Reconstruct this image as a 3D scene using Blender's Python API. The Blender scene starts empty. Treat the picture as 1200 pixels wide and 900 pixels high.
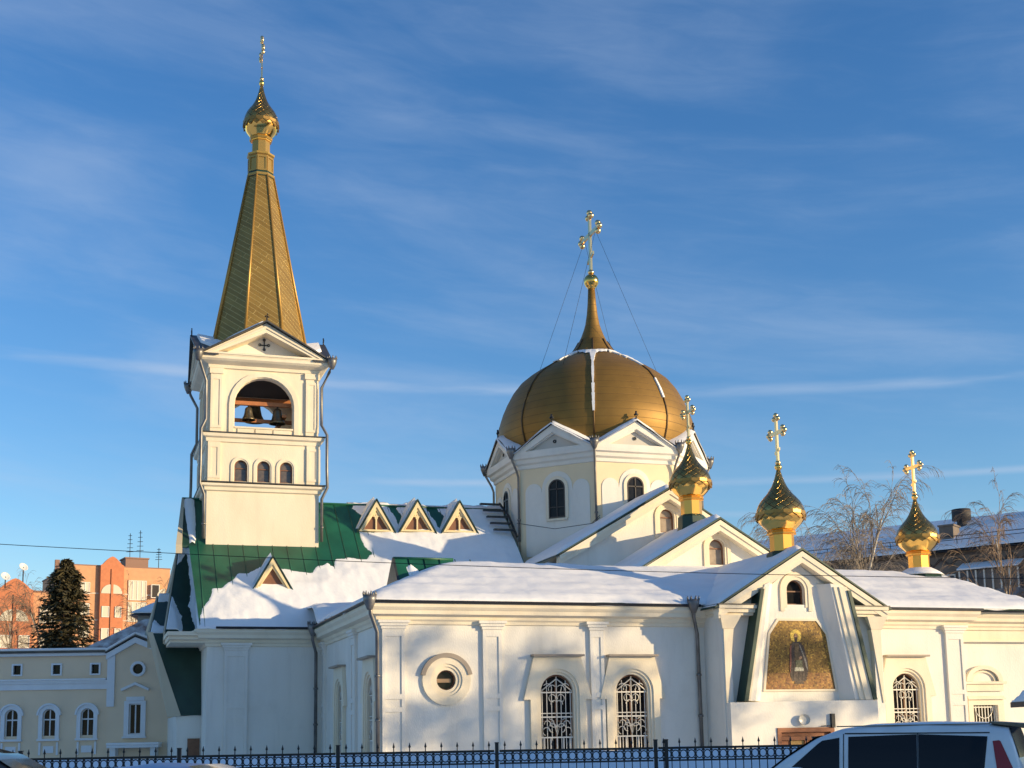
import bpy, math, random
from mathutils import Vector, Matrix, noise
from mathutils.geometry import tessellate_polygon
R=math.radians; PI=math.pi; sin=math.sin; cos=math.cos
scn=bpy.context.scene
col=scn.collection
# ------------------------------------------------------------------ camera
F=1530.0; PITCH=math.atan(F/10000.0); ROLL=.018
cy=860-F*math.tan(PITCH)
cam=bpy.data.cameras.new('camera'); camo=bpy.data.objects.new('camera',cam); col.objects.link(camo)
cam.sensor_width=36; cam.lens=F*36/1200; cam.shift_y=(cy-450)/1200; cam.clip_start=.1; cam.clip_end=4000
fw=Vector((0,cos(PITCH),sin(PITCH))); rt=Vector((1,0,0)); up=Vector((0,-sin(PITCH),cos(PITCH)))
r2=rt*cos(ROLL)-up*sin(ROLL); u2=rt*sin(ROLL)+up*cos(ROLL)
m=Matrix((r2,u2,-fw)).transposed().to_4x4(); m.translation=Vector((0,0,1.7)); camo.matrix_world=m
scn.camera=camo
# ------------------------------------------------------------------ light
SUN_AZ=R(72); SUN_EL=R(10)          # azimuth from -Y towards +X
sdir=Vector((sin(SUN_AZ)*cos(SUN_EL),-cos(SUN_AZ)*cos(SUN_EL),sin(SUN_EL)))
sl=bpy.data.lights.new('sun','SUN'); sl.energy=4.4; sl.angle=R(.5); sl.color=(1,.77,.45)
so=bpy.data.objects.new('sun',sl); col.objects.link(so); so.rotation_euler=sdir.to_track_quat('Z','Y').to_euler()
scn.view_settings.view_transform='Standard'; scn.view_settings.look='None'; scn.view_settings.exposure=.48; scn.view_settings.gamma=1
w=bpy.data.worlds.new('World'); scn.world=w; w.use_nodes=True
def sky():
    nt=w.node_tree; N=nt.nodes; L=nt.links; N.clear()
    def nd(t,**k):
        n=N.new(t)
        for a,b in k.items(): setattr(n,a,b)
        return n
    def mt(op,a,b=None,c=None):
        n=nd('ShaderNodeMath',operation=op)
        for i,v in enumerate((a,b,c)):
            if v is None: continue
            if isinstance(v,(int,float)): n.inputs[i].default_value=v
            else: L.new(v,n.inputs[i])
        return n.outputs[0]
    def ramp(x,a,b): 
        n=nd('ShaderNodeMapRange',interpolation_type='SMOOTHSTEP'); L.new(x,n.inputs[0]); n.inputs[1].default_value=a; n.inputs[2].default_value=b; return n.outputs[0]
    out=nd('ShaderNodeOutputWorld'); s=nd('ShaderNodeTexSky',sky_type='NISHITA'); s.sun_disc=False
    s.sun_elevation=SUN_EL; s.sun_rotation=math.atan2(sdir.x,sdir.y); s.air_density=1.0; s.dust_density=.3; s.ozone_density=2.6; s.altitude=100
    bg=nd('ShaderNodeBackground'); bg.inputs[1].default_value=.15; hs=nd('ShaderNodeHueSaturation'); hs.inputs['Hue'].default_value=.510; hs.inputs['Saturation'].default_value=1.24; hs.inputs['Value'].default_value=1.06; L.new(s.outputs[0],hs.inputs['Color']); L.new(hs.outputs[0],bg.inputs[0])
    tc=nd('ShaderNodeTexCoord'); sp=nd('ShaderNodeSeparateXYZ'); L.new(tc.outputs['Generated'],sp.inputs[0])
    x,y,z=sp.outputs
    el=mt('ARCSINE',z); az=mt('ARCTAN2',x,y)
    # thin cirrus, drawn out sideways and dipping to the right
    tilt=mt('ADD',el,mt('MULTIPLY',az,.13))
    cv=nd('ShaderNodeCombineXYZ'); L.new(mt('MULTIPLY',az,2.0),cv.inputs[0]); L.new(mt('MULTIPLY',tilt,8.5),cv.inputs[1])
    n1=nd('ShaderNodeTexNoise'); n1.inputs['Scale'].default_value=1.0; n1.inputs['Detail'].default_value=6; n1.inputs['Roughness'].default_value=.5; n1.inputs['Distortion'].default_value=.7
    L.new(cv.outputs[0],n1.inputs['Vector'])
    cv2=nd('ShaderNodeCombineXYZ'); L.new(mt('MULTIPLY',az,11.0),cv2.inputs[0]); L.new(mt('MULTIPLY',tilt,55.0),cv2.inputs[1]); cv2.inputs[2].default_value=4.1
    n2=nd('ShaderNodeTexNoise'); n2.inputs['Scale'].default_value=1.0; n2.inputs['Detail'].default_value=8; n2.inputs['Roughness'].default_value=.62; n2.inputs['Distortion'].default_value=.5; L.new(cv2.outputs[0],n2.inputs['Vector'])
    f=ramp(mt('ADD',n1.outputs[0],mt('MULTIPLY',mt('SUBTRACT',n2.outputs[0],.5),.26)),.38,.80)
    lowf=ramp(el,.62,.05)
    f=mt('MULTIPLY',f,mt('ADD',.24,mt('MULTIPLY',lowf,.22)))
    # two old contrails: great circles through the sky
    def trail(e0,sl_,wd,amp,a0,a1,seed):
        d=mt('ABSOLUTE',mt('SUBTRACT',el,mt('ADD',e0,mt('MULTIPLY',az,sl_))))
        g=mt('SUBTRACT',1.0,ramp(d,0.0,wd)); 
        c=nd('ShaderNodeCombineXYZ'); L.new(mt('MULTIPLY',az,7.0),c.inputs[0]); L.new(mt('MULTIPLY',el,60.0),c.inputs[1]); c.inputs[2].default_value=seed
        n=nd('ShaderNodeTexNoise'); n.inputs['Scale'].default_value=1; n.inputs['Detail'].default_value=4; L.new(c.outputs[0],n.inputs['Vector'])
        k=mt('MULTIPLY',g,ramp(n.outputs[0],.25,.6))
        if a0>-9: k=mt('MULTIPLY',k,ramp(az,a0,a0+.08))
        return mt('MULTIPLY',k,amp)
    t1=trail(.262,-.040,.0065,.34,-9,9,1.0); t2=trail(.1905,-.024,.0045,.38,-.14,9,7.0); t3=trail(.170,-.05,.004,.2,0.05,9,3.0)
    f=mt('MINIMUM',mt('ADD',mt('ADD',f,t1),mt('ADD',t2,t3)),.9)
    b2=nd('ShaderNodeBackground'); b2.inputs[0].default_value=(.37,.45,.58,1); b2.inputs[1].default_value=1.0
    mx=nd('ShaderNodeMixShader'); L.new(f,mx.inputs[0]); L.new(bg.outputs[0],mx.inputs[1]); L.new(b2.outputs[0],mx.inputs[2]); L.new(mx.outputs[0],out.inputs[0])
sky()
# ------------------------------------------------------------------ materials
MATS={}
def mat(name,c,rough=.6,metal=0.,var=.0,scale=1.,bump=0.,bscale=20.,c2=None,spec=.5,stretch=(1,1,1),coat=0):
    if name in MATS: return MATS[name]
    M=bpy.data.materials.new(name); M.use_nodes=True; nt=M.node_tree; N=nt.nodes; L=nt.links; b=N['Principled BSDF']
    b.inputs['Base Color'].default_value=(*c,1); b.inputs['Roughness'].default_value=rough; b.inputs['Metallic'].default_value=metal
    b.inputs['Specular IOR Level'].default_value=spec; b.inputs['Coat Weight'].default_value=coat
    tc=N.new('ShaderNodeTexCoord')
    mp=N.new('ShaderNodeMapping'); mp.inputs['Scale'].default_value=stretch; L.new(tc.outputs['Object'],mp.inputs[0])
    if var or c2:
        n=N.new('ShaderNodeTexNoise'); n.inputs['Scale'].default_value=scale; n.inputs['Detail'].default_value=6; L.new(mp.outputs[0],n.inputs['Vector'])
        r=N.new('ShaderNodeValToRGB'); L.new(n.outputs[0],r.inputs[0]); r.color_ramp.elements[0].position=.3; r.color_ramp.elements[1].position=.7
        lo=c2 if c2 else tuple(max(0,x*(1-var)) for x in c); hi=c if c2 else tuple(min(1,x*(1+var*.5)) for x in c)
        r.color_ramp.elements[0].color=(*lo,1); r.color_ramp.elements[1].color=(*hi,1); L.new(r.outputs[0],b.inputs['Base Color'])
    if bump:
        n=N.new('ShaderNodeTexNoise'); n.inputs['Scale'].default_value=bscale; n.inputs['Detail'].default_value=4; L.new(mp.outputs[0],n.inputs['Vector'])
        bp=N.new('ShaderNodeBump'); bp.inputs['Strength'].default_value=bump; bp.inputs['Distance'].default_value=.05; L.new(n.outputs[0],bp.inputs['Height']); L.new(bp.outputs[0],b.inputs['Normal'])
    MATS[name]=M; return M
def tiled(name,c1,c2,cm,rough,metal,sx,sy,rot=0,off=.5,mortar=.03,bump=.3,coord='UV',roughvar=0,bw=.5,tilt=0):
    """shingles, panels or bricks on a surface's own UVs (or object coordinates)"""
    M=bpy.data.materials.new(name); M.use_nodes=True; nt=M.node_tree; N=nt.nodes; L=nt.links; b=N['Principled BSDF']
    b.inputs['Roughness'].default_value=rough; b.inputs['Metallic'].default_value=metal
    tc=N.new('ShaderNodeTexCoord'); mp=N.new('ShaderNodeMapping'); mp.inputs['Scale'].default_value=(sx,sy,1); 
    m2=N.new('ShaderNodeMapping'); m2.inputs['Rotation'].default_value=(0,0,rot); L.new(tc.outputs[coord],mp.inputs[0]); L.new(mp.outputs[0],m2.inputs[0])
    k=N.new('ShaderNodeTexBrick'); k.offset=off; k.inputs['Scale'].default_value=1; k.inputs['Mortar Size'].default_value=mortar; k.inputs['Brick Width'].default_value=bw; k.inputs['Row Height'].default_value=.5 if bw==.5 else .25
    k.inputs['Color1'].default_value=(*c1,1); k.inputs['Color2'].default_value=(*c2,1); k.inputs['Mortar'].default_value=(*cm,1); k.inputs['Mortar Smooth'].default_value=.3
    L.new(m2.outputs[0],k.inputs[0])
    n=N.new('ShaderNodeTexNoise'); n.inputs['Scale'].default_value=1.3; n.inputs['Detail'].default_value=5; L.new(tc.outputs['Object'],n.inputs['Vector'])
    mx=N.new('ShaderNodeMix'); mx.data_type='RGBA'; mx.blend_type='MULTIPLY'; mx.inputs[0].default_value=.35
    L.new(k.outputs[0],mx.inputs[6]); L.new(n.outputs['Color'] if False else n.outputs[0],mx.inputs[7]); L.new(mx.outputs[2],b.inputs['Base Color'])
    bp=N.new('ShaderNodeBump'); bp.inputs['Strength'].default_value=bump; bp.inputs['Distance'].default_value=.03; 
    if tilt:
        # every tile leans a little: height ramps across the tile
        wv=N.new('ShaderNodeSeparateColor'); L.new(k.outputs[0],wv.inputs[0])
        ad=N.new('ShaderNodeMath'); ad.operation='MULTIPLY_ADD'; L.new(n.outputs[0],ad.inputs[0]); ad.inputs[1].default_value=tilt
        iv=N.new('ShaderNodeMath'); iv.operation='SUBTRACT'; iv.inputs[0].default_value=1; L.new(k.outputs['Fac'],iv.inputs[1]); L.new(iv.outputs[0],ad.inputs[2]); L.new(ad.outputs[0],bp.inputs['Height'])
    else:
        iv=N.new('ShaderNodeMath'); iv.operation='SUBTRACT'; iv.inputs[0].default_value=1; L.new(k.outputs['Fac'],iv.inputs[1]); L.new(iv.outputs[0],bp.inputs['Height'])
    L.new(bp.outputs[0],b.inputs['Normal'])
    MATS[name]=M; return M
WHITE=mat('white_stucco',(.81,.77,.69),.85,c2=(.715,.675,.60),scale=.9,bump=.2,bscale=30,stretch=(1,1,.35))
def streaks(M,amt):
    # rain streaks and grey patches in the paint
    nt=M.node_tree; N=nt.nodes; L=nt.links; b=N['Principled BSDF']; src=b.inputs['Base Color'].links[0].from_socket
    tc=N.new('ShaderNodeTexCoord'); f=None
    for sc,st in ((2.2,(1,1,.12)),(.45,(1,1,1))):
        mp=N.new('ShaderNodeMapping'); mp.inputs['Scale'].default_value=st; L.new(tc.outputs['Object'],mp.inputs[0])
        n=N.new('ShaderNodeTexNoise'); n.inputs['Scale'].default_value=sc; n.inputs['Detail'].default_value=7; n.inputs['Roughness'].default_value=.65; L.new(mp.outputs[0],n.inputs['Vector'])
        r=N.new('ShaderNodeMapRange'); r.inputs[1].default_value=.55; r.inputs[2].default_value=.78; L.new(n.outputs[0],r.inputs[0])
        if f is None: f=r.outputs[0]
        else:
            a=N.new('ShaderNodeMath'); a.operation='MAXIMUM'; L.new(f,a.inputs[0]); L.new(r.outputs[0],a.inputs[1]); f=a.outputs[0]
    k=N.new('ShaderNodeMath'); k.operation='MULTIPLY'; k.inputs[1].default_value=amt; L.new(f,k.inputs[0])
    mx=N.new('ShaderNodeMix'); mx.data_type='RGBA'; L.new(k.outputs[0],mx.inputs[0]); L.new(src,mx.inputs[6]); mx.inputs[7].default_value=(.42,.38,.32,1); L.new(mx.outputs[2],b.inputs['Base Color'])
streaks(WHITE,.28)
CREAM=mat('cream_plaster',(.82,.73,.56),.8,c2=(.73,.63,.47),scale=1.1,bump=.15,bscale=30,stretch=(1,1,.4))
streaks(CREAM,.22)
YELL=mat('yellow_plaster',(.80,.65,.43),.8,var=.06,scale=.8,bump=.1,bscale=30)
SNOW=mat('snow',(.88,.87,.86),.75,c2=(.80,.80,.80),scale=1.1,bump=.3,bscale=4)
GREEN=mat('green_roof_metal',(.012,.10,.055),.4,metal=.0,var=.35,scale=.9,bump=.05,bscale=3)
DGREEN=mat('dark_green_metal',(.012,.045,.03),.45,var=.3,scale=1.5)
GREYMETAL=mat('grey_roof_metal',(.09,.085,.08),.45,metal=.6,var=.3,scale=2)
PIPE=mat('galvanised_pipe',(.22,.21,.20),.45,metal=.7,var=.3,scale=2)
BEIGE=mat('beige_board',(.50,.43,.31),.75,var=.08,scale=1)
WOODY=mat('varnished_wood',(.30,.10,.035),.5,var=.3,scale=3,stretch=(1,1,8))
BEAM=mat('orange_beam',(.45,.16,.05),.6,var=.25,scale=3)
BROWN=mat('brown_frame',(.20,.085,.04),.5,var=.2,scale=5)
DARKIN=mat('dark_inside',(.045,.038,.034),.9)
GLASS=mat('window_glass',(.030,.026,.024),.08,c2=(.006,.008,.011),scale=1.6,spec=.16)
IRON=mat('black_iron',(.012,.012,.014),.45)
WIRON=mat('white_iron',(.72,.68,.60),.5)
GOLD=mat('polished_gold',(.98,.58,.15),.13,metal=1,bump=.06,bscale=6)
GOLDX=mat('cross_gold',(.86,.60,.28),.25,metal=1)
SHING=tiled('gold_shingles',(.66,.41,.12),(.50,.30,.09),(.22,.13,.05),.24,.95,1,1,rot=PI/4,off=0,mortar=.04,bump=.7,tilt=.8)
SPIRE=tiled('gold_spire_sheet',(.44,.27,.062),(.36,.215,.048),(.86,.62,.22),.38,.50,1.1,1.1,rot=R(33),off=.5,mortar=.014,bump=.8,bw=2.6)
DOME=tiled('bronze_dome_sheet',(.31,.175,.037),(.285,.16,.034),(.16,.09,.025),.55,.48,1,1,off=.0,mortar=.008,bump=.35,bw=8.0)
RIBM=mat('dome_rib_metal',(.10,.06,.025),.5,metal=.6)
BRONZE=mat('bell_bronze',(.16,.13,.08),.4,metal=.8,var=.3,scale=4)
MOSG=None
def speckle(name,cols,scale,rough=.5,metal=.2):
    M=bpy.data.materials.new(name); M.use_nodes=True; nt=M.node_tree; N=nt.nodes; L=nt.links; b=N['Principled BSDF']
    b.inputs['Roughness'].default_value=rough; b.inputs['Metallic'].default_value=metal
    tc=N.new('ShaderNodeTexCoord'); v=N.new('ShaderNodeTexVoronoi'); v.inputs['Scale'].default_value=scale; L.new(tc.outputs['Object'],v.inputs['Vector'])
    sp=N.new('ShaderNodeSeparateColor'); L.new(v.outputs['Color'],sp.inputs[0]); r=N.new('ShaderNodeValToRGB'); L.new(sp.outputs[0],r.inputs[0])
    while len(r.color_ramp.elements)<len(cols): r.color_ramp.elements.new(.5)
    for i,c in enumerate(cols): r.color_ramp.elements[i].position=i/(len(cols)-1); r.color_ramp.elements[i].color=(*c,1)
    L.new(r.outputs[0],b.inputs['Base Color']); bp=N.new('ShaderNodeBump'); bp.inputs['Strength'].default_value=.5; bp.inputs['Distance'].default_value=.02; L.new(sp.outputs[1],bp.inputs['Height']); L.new(bp.outputs[0],b.inputs['Normal'])
    MATS[name]=M; return M
# ------------------------------------------------------------------ mesh builder
class MB:
    def __init__(s,T=None): s.v=[];s.f=[];s.uv={};s.sm=set();s.mi={};s.T=T
    def P(s,p):
        x,o,z=p
        if s.T: q=s.T(x,o,z)
        else: q=(x,-o,z)
        s.v.append(q); return len(s.v)-1
    def raw(s,p): s.v.append(tuple(p)); return len(s.v)-1
    def face(s,idx,uv=None,smooth=False):
        s.f.append(tuple(idx)); k=len(s.f)-1
        if uv: s.uv[k]=uv
        if smooth: s.sm.add(k)
    # --- shapes in a facade frame: x along, o outwards, z up
    def box(s,x0,x1,o0,o1,z0,z1):
        i=[s.P(p) for p in ((x0,o0,z0),(x1,o0,z0),(x1,o1,z0),(x0,o1,z0),(x0,o0,z1),(x1,o0,z1),(x1,o1,z1),(x0,o1,z1))]
        for q in ((0,1,2,3),(4,5,6,7),(0,1,5,4),(1,2,6,5),(2,3,7,6),(3,0,4,7)): s.face([i[k] for k in q])
    def quad(s,*p): s.face([s.P(q) for q in p])
    def prism(s,a,b):
        """two outlines with the same number of points, skinned and capped"""
        ia=[s.P(q) for q in a]; ib=[s.P(q) for q in b]; n=len(a)
        for k in range(n): s.face((ia[k],ia[(k+1)%n],ib[(k+1)%n],ib[k]))
        s.face(ia[::-1]); s.face(ib)
    def plate(s,outer,o0,o1,holes=(),back=True):
        loops=[[Vector((x,z,0)) for x,z in outer]]+[[Vector((x,z,0)) for x,z in h] for h in holes]
        tris=tessellate_polygon(loops); flat=[p for l in loops for p in l]
        fi=[s.P((p.x,o1,p.y)) for p in flat]
        for t in tris: s.face([fi[k] for k in t])
        bi=[s.P((p.x,o0,p.y)) for p in flat]
        if back:
            for t in tris: s.face([bi[k] for k in t])
        a=0
        for l in loops:
            n=len(l)
            for k in range(n): s.face((fi[a+k],fi[a+(k+1)%n],bi[a+(k+1)%n],bi[a+k]))
            a+=n
    def ring(s,outer,inner,o0,o1):
        n=len(outer)
        A=[s.P((x,o1,z)) for x,z in outer];B=[s.P((x,o1,z)) for x,z in inner];C=[s.P((x,o0,z)) for x,z in outer];D=[s.P((x,o0,z)) for x,z in inner]
        for k in range(n):
            j=(k+1)%n
            s.face((A[k],A[j],B[j],B[k])); s.face((A[k],A[j],C[j],C[k])); s.face((B[k],B[j],D[j],D[k]))
    def strip(s,outer,inner,o0,o1):
        """open ring (an arch band)"""
        n=len(outer)
        A=[s.P((x,o1,z)) for x,z in outer];B=[s.P((x,o1,z)) for x,z in inner];C=[s.P((x,o0,z)) for x,z in outer];D=[s.P((x,o0,z)) for x,z in inner]
        for k in range(n-1):
            j=k+1
            s.face((A[k],A[j],B[j],B[k])); s.face((A[k],A[j],C[j],C[k])); s.face((B[k],B[j],D[j],D[k]))
        for k in (0,n-1): s.face((A[k],B[k],D[k],C[k]))
    def tube(s,pts,r,n=6,r1=None,smooth=True,cap=True):
        """pts in the builder's frame"""
        pts=[Vector(s.T(*p)) if s.T else Vector((p[0],-p[1],p[2])) for p in pts]; m_=len(pts); rings=[]
        for k,p in enumerate(pts):
            d=(pts[min(k+1,m_-1)]-pts[max(k-1,0)]); 
            if d.length<1e-6: d=Vector((0,0,1))
            d.normalize(); a=Vector((0,0,1)) if abs(d.z)<.9 else Vector((1,0,0)); u=d.cross(a).normalized(); v=d.cross(u)
            rr=r if r1 is None else r+(r1-r)*k/(m_-1)
            rings.append([s.raw(p+u*rr*cos(2*PI*j/n)+v*rr*sin(2*PI*j/n)) for j in range(n)])
        for k in range(m_-1):
            for j in range(n): s.face((rings[k][j],rings[k][(j+1)%n],rings[k+1][(j+1)%n],rings[k+1][j]),smooth=smooth)
        if cap: s.face(rings[0][::-1]); s.face(rings[-1])
    def lathe(s,prof,c=(0,0,0),n=24,smooth=True,ph=0,uvn=None,uvz=1,cap=True):
        """axis vertical; raw coordinates"""
        rings=[[s.raw((c[0]+r*cos(ph+2*PI*j/n),c[1]+r*sin(ph+2*PI*j/n),c[2]+z)) for j in range(n)] for r,z in prof]
        L_=[0]
        for k in range(1,len(prof)): L_.append(L_[-1]+math.hypot(prof[k][0]-prof[k-1][0],prof[k][1]-prof[k-1][1]))
        for k in range(len(prof)-1):
            for j in range(n):
                uv=None
                if uvn: uv=((j/n*uvn,L_[k]*uvz),((j+1)/n*uvn,L_[k]*uvz),((j+1)/n*uvn,L_[k+1]*uvz),(j/n*uvn,L_[k+1]*uvz))
                s.face((rings[k][j],rings[k][(j+1)%n],rings[k+1][(j+1)%n],rings[k+1][j]),uv,smooth)
        if cap: s.face(rings[0][::-1]); s.face(rings[-1])
    def sweep(s,prof,path,closed=False):
        """moulding profile (out,z) along a plan polyline (u,v); outwards is right of travel; raw coordinates"""
        n=len(path); secs=[]
        for k in range(n):
            def nrm(a,b): d=Vector((b[0]-a[0],b[1]-a[1])).normalized(); return Vector((d.y,-d.x))
            n1=nrm(path[k-1],path[k]) if (k>0 or closed) else None
            n2=nrm(path[k],path[(k+1)%n]) if (k<n-1 or closed) else None
            if n1 is None: mm=n2
            elif n2 is None: mm=n1
            else:
                mm=n1+n2; mm=mm/(mm.dot(n1))
            secs.append([s.raw((path[k][0]+mm.x*o,path[k][1]+mm.y*o,z)) for o,z in prof])
        q=len(prof)
        for k in range(n if closed else n-1):
            a=secs[k];b=secs[(k+1)%n]
            for j in range(q-1): s.face((a[j],b[j],b[j+1],a[j+1]))
        if not closed: s.face(secs[0]); s.face(secs[-1][::-1])
def finish(name,mb,m_,parent=None,loc=(0,0,0),rz=0,bevel=0,recalc=True):
    me=bpy.data.meshes.new(name); me.from_pydata([tuple(p) for p in mb.v],[],mb.f)
    ms=m_ if isinstance(m_,(list,tuple)) else [m_]
    for q in ms: me.materials.append(q)
    if mb.uv:
        ul=me.uv_layers.new(name='UVMap')
        for k,uv in mb.uv.items():
            p=me.polygons[k]
            for li,t in zip(p.loop_indices,uv): ul.data[li].uv=t
    for k in mb.sm: me.polygons[k].use_smooth=True
    for k,i in mb.mi.items(): me.polygons[k].material_index=i
    if recalc:
        import bmesh
        bm=bmesh.new(); bm.from_mesh(me); bmesh.ops.recalc_face_normals(bm,faces=bm.faces); bm.to_mesh(me); bm.free()
    me.update()
    o=bpy.data.objects.new(name,me); col.objects.link(o); o.location=loc; o.rotation_euler=(0,0,rz)
    if parent: o.parent=parent
    if bevel:
        b=o.modifiers.new('bevel','BEVEL'); b.width=bevel; b.segments=2; b.limit_method='ANGLE'
    return o
def tag(o,label,cat,group=None,kind=None):
    if label: o['label']=label
    if cat: o['category']=cat
    if group: o['group']=group
    if kind: o['kind']=kind
    return o
def thing(name,label,cat,loc=(0,0,0),rz=0,group=None):
    o=bpy.data.objects.new(name,None); col.objects.link(o); o.location=loc; o.rotation_euler=(0,0,rz); o.empty_display_size=.3
    return tag(o,label,cat,group)
def copy_tree(o,parent=None,loc=None,rz=None,label=None):
    c=o.copy(); col.objects.link(c); c.parent=parent
    if loc is not None: c.location=loc
    if rz is not None: c.rotation_euler=(0,0,rz)
    if label: c['label']=label
    for ch in list(o.children): copy_tree(ch,c)
    return c
def structure(o): o['kind']='structure'; return o
def arch(xc,hw,z0,zs,n=14,rise=None):
    rise=rise or hw
    return [(xc-hw,z0)]+[(xc-hw*cos(PI*k/n),zs+rise*sin(PI*k/n)) for k in range(n+1)]+[(xc+hw,z0)]
def circ(xc,zc,r,n=28,a0=0,a1=2*PI,closed=True):
    return [(xc+r*cos(a0+(a1-a0)*k/n),zc+r*sin(a0+(a1-a0)*k/n)) for k in range(n if closed else n+1)]
def frameT(ox,oy,nx,ny,oz=0):
    """facade frame at (ox,oy) with outward normal n"""
    dx,dy=-ny,nx
    return lambda x,o,z:(ox+dx*x+nx*o,oy+dy*x+ny*o,oz+z)
def rz_of(nx,ny): return math.atan2(ny,nx)+PI/2
def sstep(a,b,x):
    t=max(0,min(1,(x-a)/(b-a))); return t*t*(3-2*t)
def smax(a,b,k):
    h=max(k-abs(a-b),0)/k; return max(a,b)+h*h*k*.25
def smin(a,b,k): return -smax(-a,-b,k)
def fbm(x,y,s=0,o=3):
    t=0;a=1
    for k in range(o): t+=a*noise.noise(Vector((x,y,s))); x*=2;y*=2;a*=.5
    return t
def hf(name,u0,u1,v0,v1,step,zf,material,parent,mask=None,skirt=.0,loc=(0,0,0),umin=None):
    """snow sheet: a height field over the roofs, with an edge of its own thickness"""
    nu=max(2,int((u1-u0)/step));nv=max(2,int((v1-v0)/step)); mb=MB(); id_={}
    for i in range(nu+1):
        for j in range(nv+1):
            u=u0+(u1-u0)*i/nu; v=v0+(v1-v0)*j/nv
            if umin: a=umin(v); u=a+(u1-a)*i/nu
            z=zf(u,v)
            if z is None: continue
            id_[i,j]=mb.raw((u,v,z))
    for i in range(nu):
        for j in range(nv):
            q=[(i,j),(i+1,j),(i+1,j+1),(i,j+1)]
            if all(k in id_ for k in q) and (mask is None or mask(u0+(u1-u0)*(i+.5)/nu,v0+(v1-v0)*(j+.5)/nv)): mb.face([id_[k] for k in q],smooth=True)
    if skirt:
        cnt={}
        for f in list(mb.f):
            for a,b in zip(f,f[1:]+f[:1]):
                k=(min(a,b),max(a,b)); cnt[k]=cnt.get(k,0)+1
        low={}
        for (a,b),c in cnt.items():
            if c==1:
                for t in (a,b):
                    if t not in low: p=mb.v[t]; low[t]=mb.raw((p[0],p[1],p[2]-skirt))
                mb.face((a,b,low[b],low[a]))
    return finish(name,mb,material,parent,loc)
# ================================================================== ground
def ground():
    mb=MB(); s=1500; n=40
    mb.face([mb.raw(p) for p in ((-s,-s,0),(s,-s,0),(s,s,0),(-s,s,0))])
    structure(finish('snowy_ground',mb,mat('trodden_snow',(.74,.76,.80),.8,var=.12,scale=.4,bump=.4,bscale=2)))
    mb=MB(); mb.face([mb.raw(p) for p in ((-60,4,.004),(60,4,.004),(60,23.2,.004),(-60,23.2,.004))])
    structure(finish('parking_road',mb,mat('icy_asphalt',(.30,.31,.33),.6,var=.4,scale=.8,bump=.3,bscale=5)))
    mb=MB(); NX,NY=120,14; idx={}
    for i in range(NX+1):
        for j in range(NY+1):
            x=-22+34*i/NX; y=26.2+4.2*j/NY; e=sin(PI*j/NY)**.7 if 0<j<NY else 0
            t=sstep(-22,-18,x)*(1-sstep(9,12,x))
            z=(1.36+.05*fbm(x*.7,y*.7,3))*e*t-.02
            idx[i,j]=mb.raw((x,y,z))
    for i in range(NX):
        for j in range(NY): mb.face((idx[i,j],idx[i+1,j],idx[i+1,j+1],idx[i,j+1]),smooth=True)
    o=finish('snow_bank',mb,SNOW); o['kind']='structure'
ground()
# ================================================================== cathedral
PSI=R(18); CU,CV=20.,54.
def cw(u,v,z): return (u*cos(PSI)-v*sin(PSI),u*sin(PSI)+v*cos(PSI),z)
church=thing('cathedral','large white Orthodox cathedral with gold domes, spired bell tower and snowy green roofs','cathedral',cw(CU,CV,0),PSI)
def part(name,mb,m_,parent=None,loc=(0,0,0),rz=0,bevel=0):
    if parent is None: return finish(name,mb,m_,church,(loc[0]-CU,loc[1]-CV,loc[2]),rz,bevel)
    return finish(name,mb,m_,parent,loc,rz,bevel)
def rawT(x,o,z): return (x,o,z)     # church coordinates u,v,z straight
V1=43.7; UW=9.4
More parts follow.
